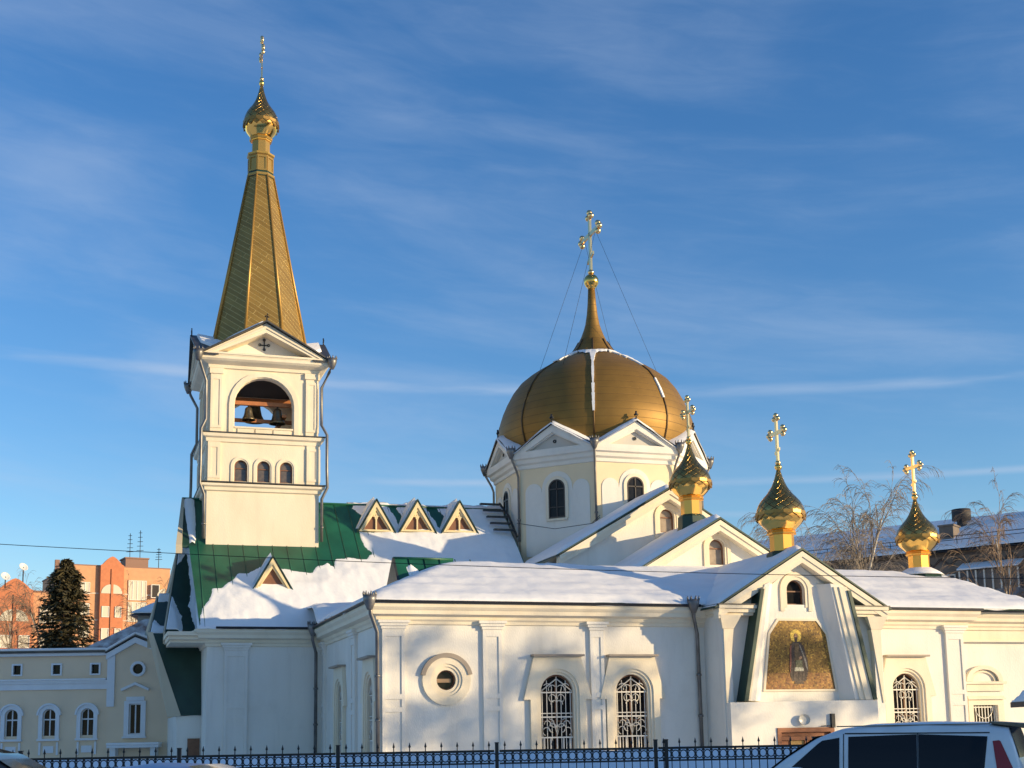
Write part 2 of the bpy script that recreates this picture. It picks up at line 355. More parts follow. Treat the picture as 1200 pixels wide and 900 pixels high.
# ---- window kinds (local: x along, o out, z up from the ground)
def glazed(parent,outline,o,fr=.05,bars=(),frm=BROWN,gl=None):
    mb=MB(); mb.plate(outline,o-.03,o,back=False); finish('pane',mb,gl or GLASS,parent)
    mb=MB(); xs=[p[0] for p in outline]; zs=[p[1] for p in outline]; xc=(min(xs)+max(xs))/2; zc=(min(zs)+max(zs))/2
    inn=[(xc+(x-xc)*(1-fr*2/(max(xs)-min(xs))),zc+(z-zc)*(1-fr*2/(max(zs)-min(zs)))) for x,z in outline]
    mb.ring(outline,inn,o,o+.05)
    for (x0,x1,z0,z1) in bars: mb.box(x0,x1,o+.002,o+.045,z0,z1)
    finish('frame',mb,frm,parent)
def grille(parent,hw,z0,zs,o):
    mb=MB(); n=7
    for k in range(n):
        x=-hw+.07+(2*hw-.14)*k/(n-1); top=zs+math.sqrt(max(0,hw*hw-x*x))-.08
        mb.box(x-.012,x+.012,o,o+.02,z0,top if k%2 else zs+.1)
    for z,t in ((z0+.06,.02),(z0+.62,.024),(z0+1.33,.024),(z0+1.46,.016),(zs-.02,.022)): mb.box(-hw,hw,o+.021,o+.045,z-t,z+t)
    def curl(xc,zc,r,a0,a1,rr=.016,n_=10,sx=1): mb.tube([(xc+sx*r*cos(a0+(a1-a0)*k/n_),o+.05,zc+r*sin(a0+(a1-a0)*k/n_)) for k in range(n_+1)],rr,4)
    for sx in (-1,1):
        curl(sx*.16,zs-.22,.13,-PI*.6,PI*1.1,sx=sx); curl(sx*.1,zs-.42,.12,-.2,PI*.9,sx=sx); curl(sx*.16,zs+.1,.14,-.4,PI*.8,sx=sx); curl(sx*.34,zs+.13,.16,.6,PI*1.1,sx=sx)
        curl(sx*.17,z0+.95,.15,-PI*.5,PI,sx=sx); curl(sx*.40,z0+.83,.14,-PI*.4,PI,sx=sx); curl(sx*.36,z0+1.08,.12,0,PI*1.2,sx=sx); curl(sx*.12,z0+1.12,.14,-PI*.9,0,sx=sx)
        mb.tube([(0,o+.05,z0+.7),(sx*.14,o+.05,z0+1.2),(sx*.3,o+.05,z0+1.28)],.018,4)
        mb.tube([(sx*hw*.98,o+.05,zs+.02),(sx*.25,o+.05,zs+.28),(0,o+.05,zs+.46)],.022,4)
    mb.tube([(0,o+.05,z0+.7),(0,o+.05,zs+hw-.06)],.018,4)
    for k in range(5):
        x=-hw*.8+hw*1.6*k/4; mb.tube([(x,o+.03,z0+.06),(x,o+.03,z0+.6)],.03,5)
    finish('grille',mb,WIRON,parent)
AHW,AZ0,AZS=.62,.95,3.14
def big_window():
    mb=MB(); hole=arch(0,.78,.3,3.14)
    mb.plate([(-1.03,.3),(-1.03,2.87),(-1.27,2.87),(-.88,4.38),(.88,4.38),(1.27,2.87),(1.03,2.87),(1.03,.3)],.004,.14,[arch(0,.80,.5,3.14)[1:-1]+[(.80,.5),(-.80,.5)]])
    mb.strip(arch(0,.80,.5,3.14),arch(0,.70,.5,3.14),-.02,.09)
    mb.strip(arch(0,.70,.5,3.14),arch(0,.61,.5,3.14),-.2,.03)
    mb.box(-.8,.8,.0,.16,.42,.5)
    return mb
def place_window(src,loc,nx=0,ny=-1): return copy_tree(src,church,(loc[0]-CU,loc[1]-CV,loc[2]),rz_of(nx,ny))
W0=part('window',big_window(),CREAM,None,(15.76,V1,0))
mb=MB(); mb.box(-.96,.96,.0,.34,4.381,4.45); finish('hood',mb,mat('hood_tin',(.33,.27,.21),.6),W0)
glazed(W0,arch(0,.61,.9,AZS),-.2,.06,((-.02,.02,.9,3.5),(-.6,.6,3.1,3.16),(-.6,.6,2.1,2.14)),BROWN)
grille(W0,.60,.93,AZS,-.1)
place_window(W0,(18.62,V1,0)); place_window(W0,(30.1,V1,0)); place_window(W0,(UW,45.1,0),-1,0); place_window(W0,(UW,50.85,0),-1,0)
# ---- walls of the low wings
def wing_walls():
    holes=[arch(c,AHW,.9,AZS) for c in (15.76,18.62,30.1)]+[circ(11.72,3.57,.36)]
    mb=MB(rawT)
    mb.T=lambda x,o,z:(x,V1-o,z); mb.plate([(UW,-.2),(32.85,-.2),(32.85,6.1),(UW,6.1)],-.4,0,holes)
    wall=part('wall',mb,WHITE)
    mb=MB(frameT(UW,V1+.4,-1,0)); mb.plate([(0,-.2),(0,6.1),(-11.3,6.1),(-11.3,-.2)],-.4,0,[arch(-(c-V1-.4),AHW,.9,AZS) for c in (45.1,50.85)]); part('wall',mb,WHITE)
    # set-back nave wall left of the wing, with the corner strip of panels
    mb=MB(); mb.T=lambda x,o,z:(x,55-o,z); mb.plate([(4.6,-.2),(UW,-.2),(UW,6.1),(4.6,6.1)],-.4,0); part('wall',mb,WHITE)
    mb=MB(frameT(4.6,55.4,-1,0)); mb.plate([(0,-.2),(0,6.4),(-13.2,6.4),(-13.2,-.2)],-.4,0); part('wall',mb,WHITE)
    # eastern block, set back a little, with a blank lunette over a small barred window
    mb=MB(); mb.T=lambda x,o,z:(x,44.15-o,z); mb.plate([(32.85,-.2),(36.6,-.2),(36.6,6.1),(32.85,6.1)],-.4,0,[[(33.42,1.2),(33.42,2.50),(34.55,2.50),(34.55,1.2)]]); part('wall',mb,WHITE)
    mb=MB(frameT(36.6,44.15,1,0)); mb.plate([(0.4,-.2),(0.4,6.1),(11,6.1),(11,-.2)],-.4,0); part('wall',mb,WHITE)
    mb=MB(); mb.T=lambda x,o,z:(x,44.15-o,z); mb.plate([(32.9,5.05),(36.55,5.05),(36.55,5.45),(32.9,5.45)],0.002,.05); mb.box(32.9,36.6,0,.22,5.0,5.06); part('cornice',mb,CREAM)
    W=part('window',lun(),CREAM,None,(34.0,44.15,0))
    mb=MB(); mb.quad((-.56,-.2,1.2),(.56,-.2,1.2),(.56,-.2,2.5),(-.56,-.2,2.5)); finish('pane',mb,GLASS,W)
    mb=MB()
    for k in range(8): x=-.5+k/7; mb.box(x-.016,x+.016,-.1,-.07,1.2,2.48)
    mb.box(-.56,.56,-.069,-.05,2.40,2.44); mb.tube([(.42*cos(PI+PI*k/10),-.05,2.4+.42*sin(PI+PI*k/10)) for k in range(11)],.02,4)
    finish('grille',mb,WIRON,W)
def lun():
    mb=MB(); mb.box(-.82,.9,0,.10,2.78,2.86); mb.strip(arch(0,.86,3.44,3.45,rise=.62),arch(0,.66,3.44,3.45,rise=.46),0,.16); mb.strip(arch(0,.60,3.44,3.45,rise=.42),arch(0,.5,3.44,3.45,rise=.34),0,.07)
    mb.box(-.95,.98,0,.22,3.33,3.43); mb.box(-.85,.88,0,.12,3.05,3.33); mb.box(-.86,.9,0,.2,2.72,2.78)
    mb.plate([(-.8,1.0),(-.8,2.715),(.86,2.715),(.86,1.0)],.003,.09,[[(-.58,1.2),(-.58,2.5),(.58,2.5),(.58,1.2)]])
    return mb
wing_walls()
def pilaster(x0,x1,z1=5.32,T=None,z0=-.2,o=0):
    mb=MB(T); a=o+.07;b=o+.11; w_=.12
    mb.box(x0,x1,o,a,z0,z1)
    mb.box(x0,x0+w_,a,b,z0,z1); mb.box(x1-w_,x1,a,b,z0,z1)
    for c,d in ((2.50,2.66),(2.93,3.1),(z1-.25,z1)): mb.box(x0+w_,x1-w_,a,b,c,d)
    for k in range(3): mb.box(x0-.04-.06*k,x1+.04+.06*k,o,b+.04+.05*k,z1+.1*k+.001,z1+.1*(k+1))
    return mb
TV1=lambda x,o,z:(x,V1-o,z)
for a,b in ((9.46,10.25),(13.03,13.72),(17.03,17.55),(32.0,32.8)): part('pilaster',pilaster(a,b,T=TV1),WHITE)
for vv in (48.0,54.6): part('pilaster',pilaster(-.4,.4,T=frameT(UW,vv,-1,0)),WHITE)
part('pilaster',pilaster(5.3,6.25,T=lambda x,o,z:(x,55-o,z)),WHITE)
EAVE=[(-.05,5.46),(.07,5.48),(.09,5.58),(.16,5.64),(.18,5.74),(.40,5.80),(.42,5.93),(.47,5.98),(.52,6.04),(.53,6.16),(-.05,6.2)]
mb=MB(); mb.sweep(EAVE,[(4.6,62),(4.6,55),(UW,55),(UW,V1),(21.9,V1)]); part('cornice',mb,CREAM)
mb=MB(); mb.sweep(EAVE,[(27.75,V1),(32.87,V1),(32.87,44.15),(36.6,44.15),(36.6,56)]); part('cornice',mb,CREAM)
GUT=[(.40,6.163),(.60,6.163),(.62,6.22),(.60,6.26),(.40,6.24)]
mb=MB(); mb.sweep(GUT,[(4.9,55),(UW,55),(UW,V1),(21.2,V1)]); part('gutter',mb,IRON)
mb=MB(); mb.sweep(GUT,[(28.4,V1),(32.87,V1),(32.87,44.15),(36.6,44.15)]); part('gutter',mb,GREYMETAL)
# round window on the front
mb=MB()
for ro,ri,o in ((.86,.56,.10),(.56,.46,.06),(.46,.345,.02)): mb.ring(circ(0,3.57,ro),circ(0,3.57,ri),-.1,o)
W=part('window',mb,CREAM,None,(11.72,V1,0))
mb=MB(); mb.strip(circ(0,3.57,.93,20,R(12),R(168),False),circ(0,3.57,.78,20,R(12),R(168),False),.0,.14); finish('hood',mb,mat('hood_tin',(.3,.3,.3)),W)
glazed(W,circ(0,3.57,.345),-.2,.04,(),BROWN)
mb=MB(); mb.box(-.34,.2,-.148,-.12,3.49,3.62); finish('pane_reflection',mb,mat('reflection_brown',(.30,.20,.12),.6),W)  # reflection in the round pane, put in as a plain brown bar
# ---- drainpipes
def drain(pts,hopper=True,r=.07):
    mb=MB(rawT); mb.tube(pts,r,8)
    for k in range(1,len(pts)-1,1): pass
    if hopper:
        x,y,z=pts[0]; mb.lathe([(r+.02,z-.28),(r+.10,z-.1),(.22,z+.04),(.24,z+.22),(.17,z+.2)],(x,y,0),8)
        for k in range(8): a=2*PI*k/8; mb.lathe([(.028,z+.2),(.035,z+.28),(.005,z+.36)],(x+.22*cos(a),y+.22*sin(a),0),5)
    a=Vector(pts[-2]);b=Vector(pts[-1]); L_=(b-a).length; n=max(1,int(L_/1.6))
    for k in range(1,n+1):
        p=a+(b-a)*(k/(n+.5)); mb.lathe([(r+.03,p.z-.04),(r+.03,p.z+.04)],(p.x,p.y,0),8)
    return part('drainpipe',mb,PIPE)
drain([(UW-.45,V1-.5,6.2),(UW-.4,V1-.42,5.8),(UW-.12,V1-.15,5.2),(UW-.1,V1-.14,0)])
drain([(UW-.55,54.3,6.15),(UW-.55,54.4,5.7),(UW-.35,54.75,5.2),(UW-.35,54.8,0)])
drain([(20.9,V1-.62,6.2),(20.95,V1-.5,5.8),(21.25,V1-.12,5.2),(21.28,V1-.12,0)])
# ---- nested gables on the south arm
US=24.87
def gable(v,za,hw,ze,vb,win_z,portal=False):
    s_=(za-ze)/hw
    # wall
    mb=MB(); mb.T=lambda x,o,z:(US+x,v+.45-o,z)
    tri=[(-hw+.3,ze-1.6),(hw-.3,ze-1.6),(hw-.3,ze),(0,za-.35),(-hw+.3,ze)]
    hole=[arch(0,.36,win_z,win_z+.72)]
    mb.plate(tri,-.3,0,hole); g=part('gable',mb,WHITE)
    # raking mouldings: three cream steps under the roof edge
    mb=MB(); mb.T=lambda x,o,z:(US+x,v+.45-o,z)
    for (d0,d1,o) in ((.06,.27,.45),(.27,.50,.40)):
        for sx in (-1,1):
            a=(0,za-d0);b=(sx*hw,ze-d0);c=(sx*hw,ze-d1);d=(0,za-d1)
            mb.prism([(x,0.002,z) for x,z in (a,b,c,d)],[(x,o,z) for x,z in (a,b,c,d)])
    finish('raking_cornice',mb,CREAM,g)
    # window surround
    W=MB(); W.strip(arch(0,.62,win_z-.28,win_z+.72),arch(0,.46,win_z-.28,win_z+.72),.0,.06); W.strip(arch(0,.46,win_z-.1,win_z+.72),arch(0,.36,win_z-.1,win_z+.72),-.05,.03)
    wo=part('window',W,CREAM,None,(US,v+.45,0)); glazed(wo,arch(0,.36,win_z,win_z+.72),-.2,.05,((-.36,.36,win_z+.68,win_z+.73),),BROWN,mat('tan_glass',(.36,.29,.22),.3,var=.35,scale=2.5))  # gable panes get a mottled tan base colour
    # roof slabs
    mb=MB(rawT)
    for sx in (-1,1):
        t=.10; e=.18
        a=[(US,v-.02,za-.01),(US+sx*(hw+e),v-.02,ze-.01-e*s_),(US+sx*(hw+e),v-.02,ze+.05-e*s_),(US,v-.02,za+.07)]
        mb.prism(a,[(x,vb,z) for x,y,z in a])
    rf=part('roof',mb,DGREEN)
    def zf(u,vv):
        du=abs(u-US); e=min(hw+.12-du,vv-(v+.03)); t=.20*sstep(-.02,.35,e)+.02*fbm(u,vv,v)
        return za-du*s_+.05+t
    o=hf('roof_snow',US-hw-.12,US+hw+.12,v+.03,vb,.17,zf,SNOW,rf,skirt=.06)
    o.location=(0,0,0)
    return g
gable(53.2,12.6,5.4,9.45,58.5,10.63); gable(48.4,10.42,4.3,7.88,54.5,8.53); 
# ---- south portal
def portal():
    v=42.0; za,hw,ze=8.22,3.5,6.12; s_=(za-ze)/hw; vm=42.42; XM=-.13
    # recessed wall with the mosaic
    mb=MB(); mb.T=lambda x,o,z:(US+x,vm-o,z)
    mb.plate([(-2.5,2.4),(2.5,2.4),(1.6,6.6),(0,7.75),(-1.6,6.6)],-.3,0,[arch(XM,.38,6.22,6.76)]); g=part('portal_wall',mb,WHITE)
    mb=MB(); mb.T=lambda x,o,z:(US+x,vm-o,z); mo=[(-.78,5.62),(.78,5.62),(1.16,5.12),(1.44,3.12),(-1.44,3.12),(-1.16,5.12)]
    mi=[(x*.93,3.12+.09+(z-3.12)*.93) for x,z in mo]
    # sides of the porch and gable wall at the flanks
    for sx in (-1,1):
        mb2=MB(); mb2.T=lambda x,o,z:(US+x,42.45-o,z)
        mb2.plate([(sx*3.05,2.5),(sx*1.7,2.5),(sx*1.3,6.9),(sx*3.05,6.05)],-.3,-.02); part('wall',mb2,WHITE)
        mb2=MB(); mb2.T=lambda x,o,z:(US+x,42.45-o,z)
        mb2.box(min(sx*3.30,sx*2.95),max(sx*3.30,sx*2.95),-1.25,.22,0,6.0); part('wall',mb2,WHITE)
    # base block round the door
    mb=MB(); mb.T=lambda x,o,z:(US+x,41.9-o,z)
    mb.plate([(-3.25,-.2),(2.75,-.2),(2.75,2.70),(-3.25,2.66)],-1.8,0,[[(-1.45,-.1),(-1.45,1.70),(.85,1.70),(.85,-.1)]]); part('wall',mb,WHITE)
    D=MB(); D.T=None; D.box(-1.15,1.15,-.06,.05,1.58,1.74); D.box(-1.15,-1.0,-.06,.04,-.1,1.578); D.box(1.0,1.15,-.06,.04,-.1,1.578); D.box(-1.0,1.0,-.05,.0,1.3,1.42); D.box(-.06,.06,-.05,.01,-.1,1.3)
    do=part('door',D,WOODY,None,(US-.3,41.9,0)); 
    P=MB(); P.quad((-1,-.1,-.1),(1,-.1,-.1),(1,-.1,1.58),(-1,-.1,1.58)); finish('leaf',P,WOODY,do)
    P=MB(); P.box(-.62,.0,-.094,-.06,1.05,1.28); finish('pane',P,mat('amber_glass',(.42,.26,.09),.25),do)
    L_=MB(); L_.lathe([(.0,0),(.16,.0),(.19,.03),(.19,.08)],(0,0,0),16,cap=False); o=part('wall_lamp',L_,mat('lamp_globe',(.6,.58,.52),.3),None,(US-.42,41.8,2.02)); o.rotation_euler=(PI/2,0,0); o.scale=(1.2,1,1)
    C=MB(); C.T=lambda x,o,z:(US+x,41.9-o,z); C.box(.72,.86,.0,.12,1.72,2.22); C.tube([(.3,.05,1.78),(.78,.08,1.8)],.015,5); part('camera_box',C,IRON)
    # slanting legs: white face, stepped cream mouldings, dark green metal outside
    for sx in (-1,1):
        def leg(x0t,x1t,x0b,x1b,zt,zb,o0,o1,m_,nm):
            mb=MB(); mb.T=lambda x,o,z:(US+sx*x,42.0-o,z)
            mb.prism([(x0b,o0,zb),(x1b,o0,zb),(x1t,o0,zt),(x0t,o0,zt)],[(x0b,o1,zb),(x1b,o1,zb),(x1t,o1,zt),(x0t,o1,zt)]); return mb
        def splay(m_):
            mb=MB(); mb.T=lambda x,o,z:(US+sx*x,42.0-o,z)
            b=.32 if sx<0 else 0
            mb.prism([(1.45+b,-.44,2.71),(2.45,-.44,2.71),(1.62,-.44,6.9),(.74+b,-.44,6.98)],[(1.88+b,.0,2.71),(2.45,.0,2.71),(1.62,.0,6.9),(1.10+b,.0,6.98)]); return mb
        f=part('portal_leg',splay(WHITE),WHITE)
        if sx<0: finish('moulding',leg(1.62,1.72,2.46,2.56,6.8,2.71,-.9,.10,CREAM,''),CREAM,f)
        else:
            for k,(a,o) in enumerate(((1.20,.05),(1.40,.10))): finish('moulding',leg(a,a+.199+.12*k,a+.86,a+1.059+.12*k,6.85,2.71,-.2,o,CREAM,''),CREAM,f)
        finish('metal_cover',leg(1.725,1.86,2.565,2.72,6.72,2.71,-.95,.16,GREEN,''),DGREEN,f)
    # gable above
    mb=MB(); mb.T=lambda x,o,z:(US+x,42.45-o,z)
    for sx in (-1,1): mb.plate([(sx*1.3,6.55),(sx*3.1,6.08),(sx*3.1,6.2),(0,za-.35),(0,7.5)],-.2,-.02)
    gw=part('gable',mb,WHITE)
    mb=MB(); mb.T=lambda x,o,z:(US+x,42.45-o,z)
    for (d0,d1,o) in ((.06,.26,.45),(.26,.48,.41)):
        for sx in (-1,1):
            q=((0,za-d0),(sx*hw,ze-d0),(sx*(hw-.0),ze-d1),(0,za-d1)) if d0<.4 else ((0,za-d0),(sx*2.75,za-d0-2.75*s_),(sx*2.75,za-d1-2.75*s_),(0,za-d1))
            mb.prism([(x,.002,z) for x,z in q],[(x,o,z) for x,z in q])
    finish('raking_cornice',mb,CREAM,gw)
    for sx in (-1,1):
        mb=MB(); mb.T=lambda x,o,z:(US+x,42.45-o,z)
        a,b=(1.95,3.5)
        for z0,z1,o in ((5.78,5.88,.30),(5.88,6.02,.40),(6.02,6.14,.50)):
            e=(o-.5)*.8; mb.box(min(sx*a,sx*(b+e)),max(sx*a,sx*(b+e)),-1.1,o,z0+.001,z1)
        finish('cornice_return',mb,CREAM,gw)
    mb=MB(); mb.T=lambda x,o,z:(US+x,42.45-o,z)
    for sx in (-1,1): mb.box(min(sx*1.9,sx*3.56),max(sx*1.9,sx*3.56),-1.0,.53,6.142,6.18)
    finish('flashing',mb,GREYMETAL,gw)
    # flared capital and slanting pilaster at the left flank
    mb=MB(); mb.T=lambda x,o,z:(US+x,42.45-o,z)
    for sx in (-1,1):
        mb=MB(); mb.T=lambda x,o,z:(US+x,42.45-o,z)
        mb.prism([(sx*3.3,.22,5.3),(sx*2.85,.22,5.3),(sx*2.6,.22,5.78),(sx*3.45,.22,5.78)],[(sx*3.3,.28,5.3),(sx*2.85,.28,5.3),(sx*2.6,.44,5.78),(sx*3.45,.44,5.78)])
        mb.prism([(sx*3.25,-.02,2.6),(sx*3.2,-.02,2.6),(sx*2.85,-.02,5.3),(sx*3.25,-.02,5.3)],[(sx*3.25,.26,2.6),(sx*3.2,.26,2.6),(sx*2.85,.26,5.3),(sx*3.25,.26,5.3)])
        finish('flared_pilaster',mb,CREAM,gw)
    # roof
    mb=MB(rawT)
    for sx in (-1,1):
        e=.15; a=[(US,v-.02,za-.01),(US+sx*(hw+e),v-.02,ze-.01-e*s_),(US+sx*(hw+e),v-.02,ze+.05-e*s_),(US,v-.02,za+.07)]
        mb.prism(a,[(x,49.0,z) for x,y,z in a])
    rf=part('roof',mb,DGREEN)
    def zf(u,vv):
        du=abs(u-US); e=min(hw+.1-du,vv-(v+.03)); t=.17*sstep(-.02,.35,e)+.02*fbm(u,vv,v)
        return za-du*s_+.05+t
    hf('roof_snow',US-hw-.1,US+hw+.1,v+.03,49.0,.17,zf,SNOW,rf,skirt=.05)
    # window
    W=MB(); W.strip(arch(0,.66,5.98,6.76),arch(0,.5,5.98,6.76),.0,.06); W.strip(arch(0,.5,6.12,6.76),arch(0,.38,6.12,6.76),-.05,.03)
    wo=part('window',W,CREAM,None,(US+XM,vm,0)); glazed(wo,arch(0,.38,6.22,6.76),-.22,.05,((-.38,.38,6.70,6.75),),BROWN)
    # mosaic of a standing saint
    M=MB(); M.ring([(x*1.06,4.3+(z-4.3)*1.06) for x,z in mo],mo,.0,.05); M.mi={}
    mo_=part('mosaic',M,CREAM,None,(US+XM,vm,0))
    P=MB(); P.plate(mo,.002,.02); finish('gold_ground',P,speckle('gold_mosaic',((.08,.04,.01),(.18,.095,.017),(.27,.15,.024),(.21,.115,.02),(.46,.28,.05)),19),mo_)
    P=MB(); zz=3.12; P.plate([(-1.43,zz+.01),(1.43,zz+.01),(1.33,3.72),(-1.33,3.72)],.0215,.026); finish('brown_ground',P,speckle('brown_mosaic',((.10,.045,.015),(.24,.10,.03),(.32,.16,.04),(.17,.08,.02),(.42,.24,.06)),17),mo_)
    def fig(nm,pts,o,c):
        P=MB(); P.plate(pts,o-.004,o); finish(nm,P,speckle('mosaic_'+nm,(tuple(x*.6 for x in c),c,tuple(x*1.5 for x in c)),21),mo_)
    fig('halo',circ(-.10,5.07,.235,22),.0305,(.58,.40,.07))
    fig('robe',[(-.34,4.72),(-.22,4.85),(.04,4.85),(.2,4.7),(.34,4.2),(.36,3.85),(.28,3.58),(.22,3.42),(-.32,3.42),(-.4,3.62),(-.42,4.1)],.0345,(.065,.045,.035))
    fig('cloak_edge',[(-.37,4.65),(-.30,4.75),(-.33,4.1),(-.39,3.7),(-.42,3.9)],.0385,(.25,.09,.05))
    fig('white_fold',[(.02,4.75),(.08,4.7),(.3,4.12),(.34,3.78),(.26,3.95),(.2,4.2)],.0385,(.24,.21,.17))
    fig('tunic',[(-.17,4.8),(.0,4.8),(.05,4.15),(-.2,4.15)],.0388,(.16,.10,.045))
    fig('hand',[(-.02,4.30),(.08,4.34),(.12,4.26),(.02,4.20)],.0405,(.34,.19,.10))
    for q,(xa,xb) in enumerate(((-.26,-.30),(-.06,-.10),(.1,.08),(.2,.24))): fig('fold',[(xa,4.05 if q in (0,3) else 3.76),(xa+.03,4.05 if q in (0,3) else 3.76),(xb+.025,3.45),(xb,3.45)],.0384,(.03,.022,.018))
    fig('scroll',[(-.16,4.18),(.12,4.18),(.12,3.92),(-.16,3.92)],.0425,(.11,.11,.06))
    fig('hem',[(-.20,3.92),(.14,3.92),(.16,3.78),(-.22,3.78)],.0427,(.42,.40,.30))
    fig('head',[(-.10+.085*cos(2*PI*k/14),5.05+.115*sin(2*PI*k/14)) for k in range(14)],.0346,(.17,.085,.04))
    fig('face',[(-.10+.055*cos(2*PI*k/12),5.04+.075*sin(2*PI*k/12)) for k in range(12)],.0366,(.34,.19,.10))
    fig('beard',[(-.17,5.02),(-.03,5.02),(-.06,4.84),(-.10,4.80),(-.14,4.84)],.0387,(.05,.03,.02))
    fig('feet',[(-.22,3.42),(.12,3.42),(.16,3.32),(-.25,3.32)],.0386,(.07,.045,.03))
portal()
# ---- wing roof with its snow
def wing_z(u,v):
    f=6.25+.37*(v-43.1); l=6.25+(u-8.8)*.47; r=6.25+(36.9-u)*1.15; bk=8.4
    f=smin(f,bk,.5); h=smin(smin(f,l,.25),r,.25)
    if v>48.8: h=smin(h,8.4-.36*(v-48.8)+.1,.4)
    return h
def nave_z(v): return 6.3+(v-55)*.925 if v>54.92 else 6.226+(v-54.92)*.05
def wing_snow(u,v):
    h=wing_z(u,v)
    ed=min(v-43.1,u-8.8,36.9-u); t=.16*sstep(-.05,.5,ed)
    # drifts swept up against the stepped gables
    for (vf,za,hw,ze) in ((48.4,10.42,4.3,7.88),(53.2,12.6,5.4,9.45)):
        du=abs(u-US); k=sstep(vf-.9,vf+1.2,v)
        zc=ze-.35 if du<hw else ze-.30-.42*(du-hw)+.022*(du-hw)**2
        zc=max(zc,6.0)*k+(1-k)*5.5
        h=smax(h,zc,.7)
    du=abs(u-US)   # valley beside the portal roof
    if v<48.4:
        zc=6.1-.15-.5*(du-3.5) if du>3.5 else 5.9; h=smax(h,zc,.5)
    if v>54: h=smax(h,nave_z(v)-.25,.6)
    return h+t+.07*fbm(u*.4,v*.5,2)+.045*fbm(u*.28,v*1.7,7)+.02*fbm(u*2,v*2,5)
def wing_roof():
    mb=MB(rawT)
    for (pts) in (((8.8,43.1,6.24),(36.9,43.1,6.24),(35.3,48.8,8.3),(13.3,48.8,8.3)),((8.8,43.1,6.24),(13.3,48.8,8.3),(13.3,55.2,6.2),(8.8,55.2,6.2)),((36.9,43.1,6.24),(34.9,48.8,8.3),(34.9,56,6.2),(36.9,56,6.2)),((13.3,48.8,8.3),(34.9,48.8,8.3),(34.9,57,6.1),(13.3,57,6.1))):
        mb.quad(*pts)
    mb.quad((8.8,43.1,6.235),(36.9,43.1,6.235),(36.9,57,6.1),(8.8,57,6.1))
    rf=part('roof',mb,GREEN)
    hf('roof_snow',8.82,36.85,43.12,58.0,.16,wing_snow,SNOW,rf,mask=lambda u,v: not (u>33.6 and v<43.55 and False),skirt=.06)
    # vent gablet at the left end of the ridge, bare green
    mb=MB(rawT); 
    A=[(11.15,48.0,7.15),(11.15,49.1,8.5),(11.15,50.4,7.3)]; B=[(13.5,p[1],p[2]) for p in A]; mb.prism(A,B)
    g=part('ridge_gablet',mb,GREEN)
    mb=MB(rawT)
    for k in range(5): u=11.7+.62*k; mb.tube([(u,48.0,7.17),(u,49.08,8.52)],.022,4)
    mb.tube([(11.1,49.1,8.52),(13.5,49.1,8.52)],.05,5); finish('standing_seam',mb,GREEN,g)
    mb=MB(rawT); mb.prism([(11.06,47.8,7.0),(11.06,49.1,8.54),(11.06,50.5,7.2)],[(11.149,47.8,7.0),(11.149,49.1,8.54),(11.149,50.5,7.2)]); finish('gablet_board',mb,GREYMETAL,g)
    def gz(u,v):
        e=8.5+1.227*(v-49.1)
        blob=max(.26-math.hypot(u-11.75-.35*(48.7-v),(v-48.55)*.8),.17-math.hypot(u-12.6,(v-48.6)*.9))+.10*fbm(u*3,v*3,8)
        t=.09*sstep(0,.15,blob)-.06*sstep(0,-.08,blob)
        return e+t
    hf('gablet_snow',11.2,13.4,48.02,49.12,.05,gz,SNOW,g)
wing_roof()
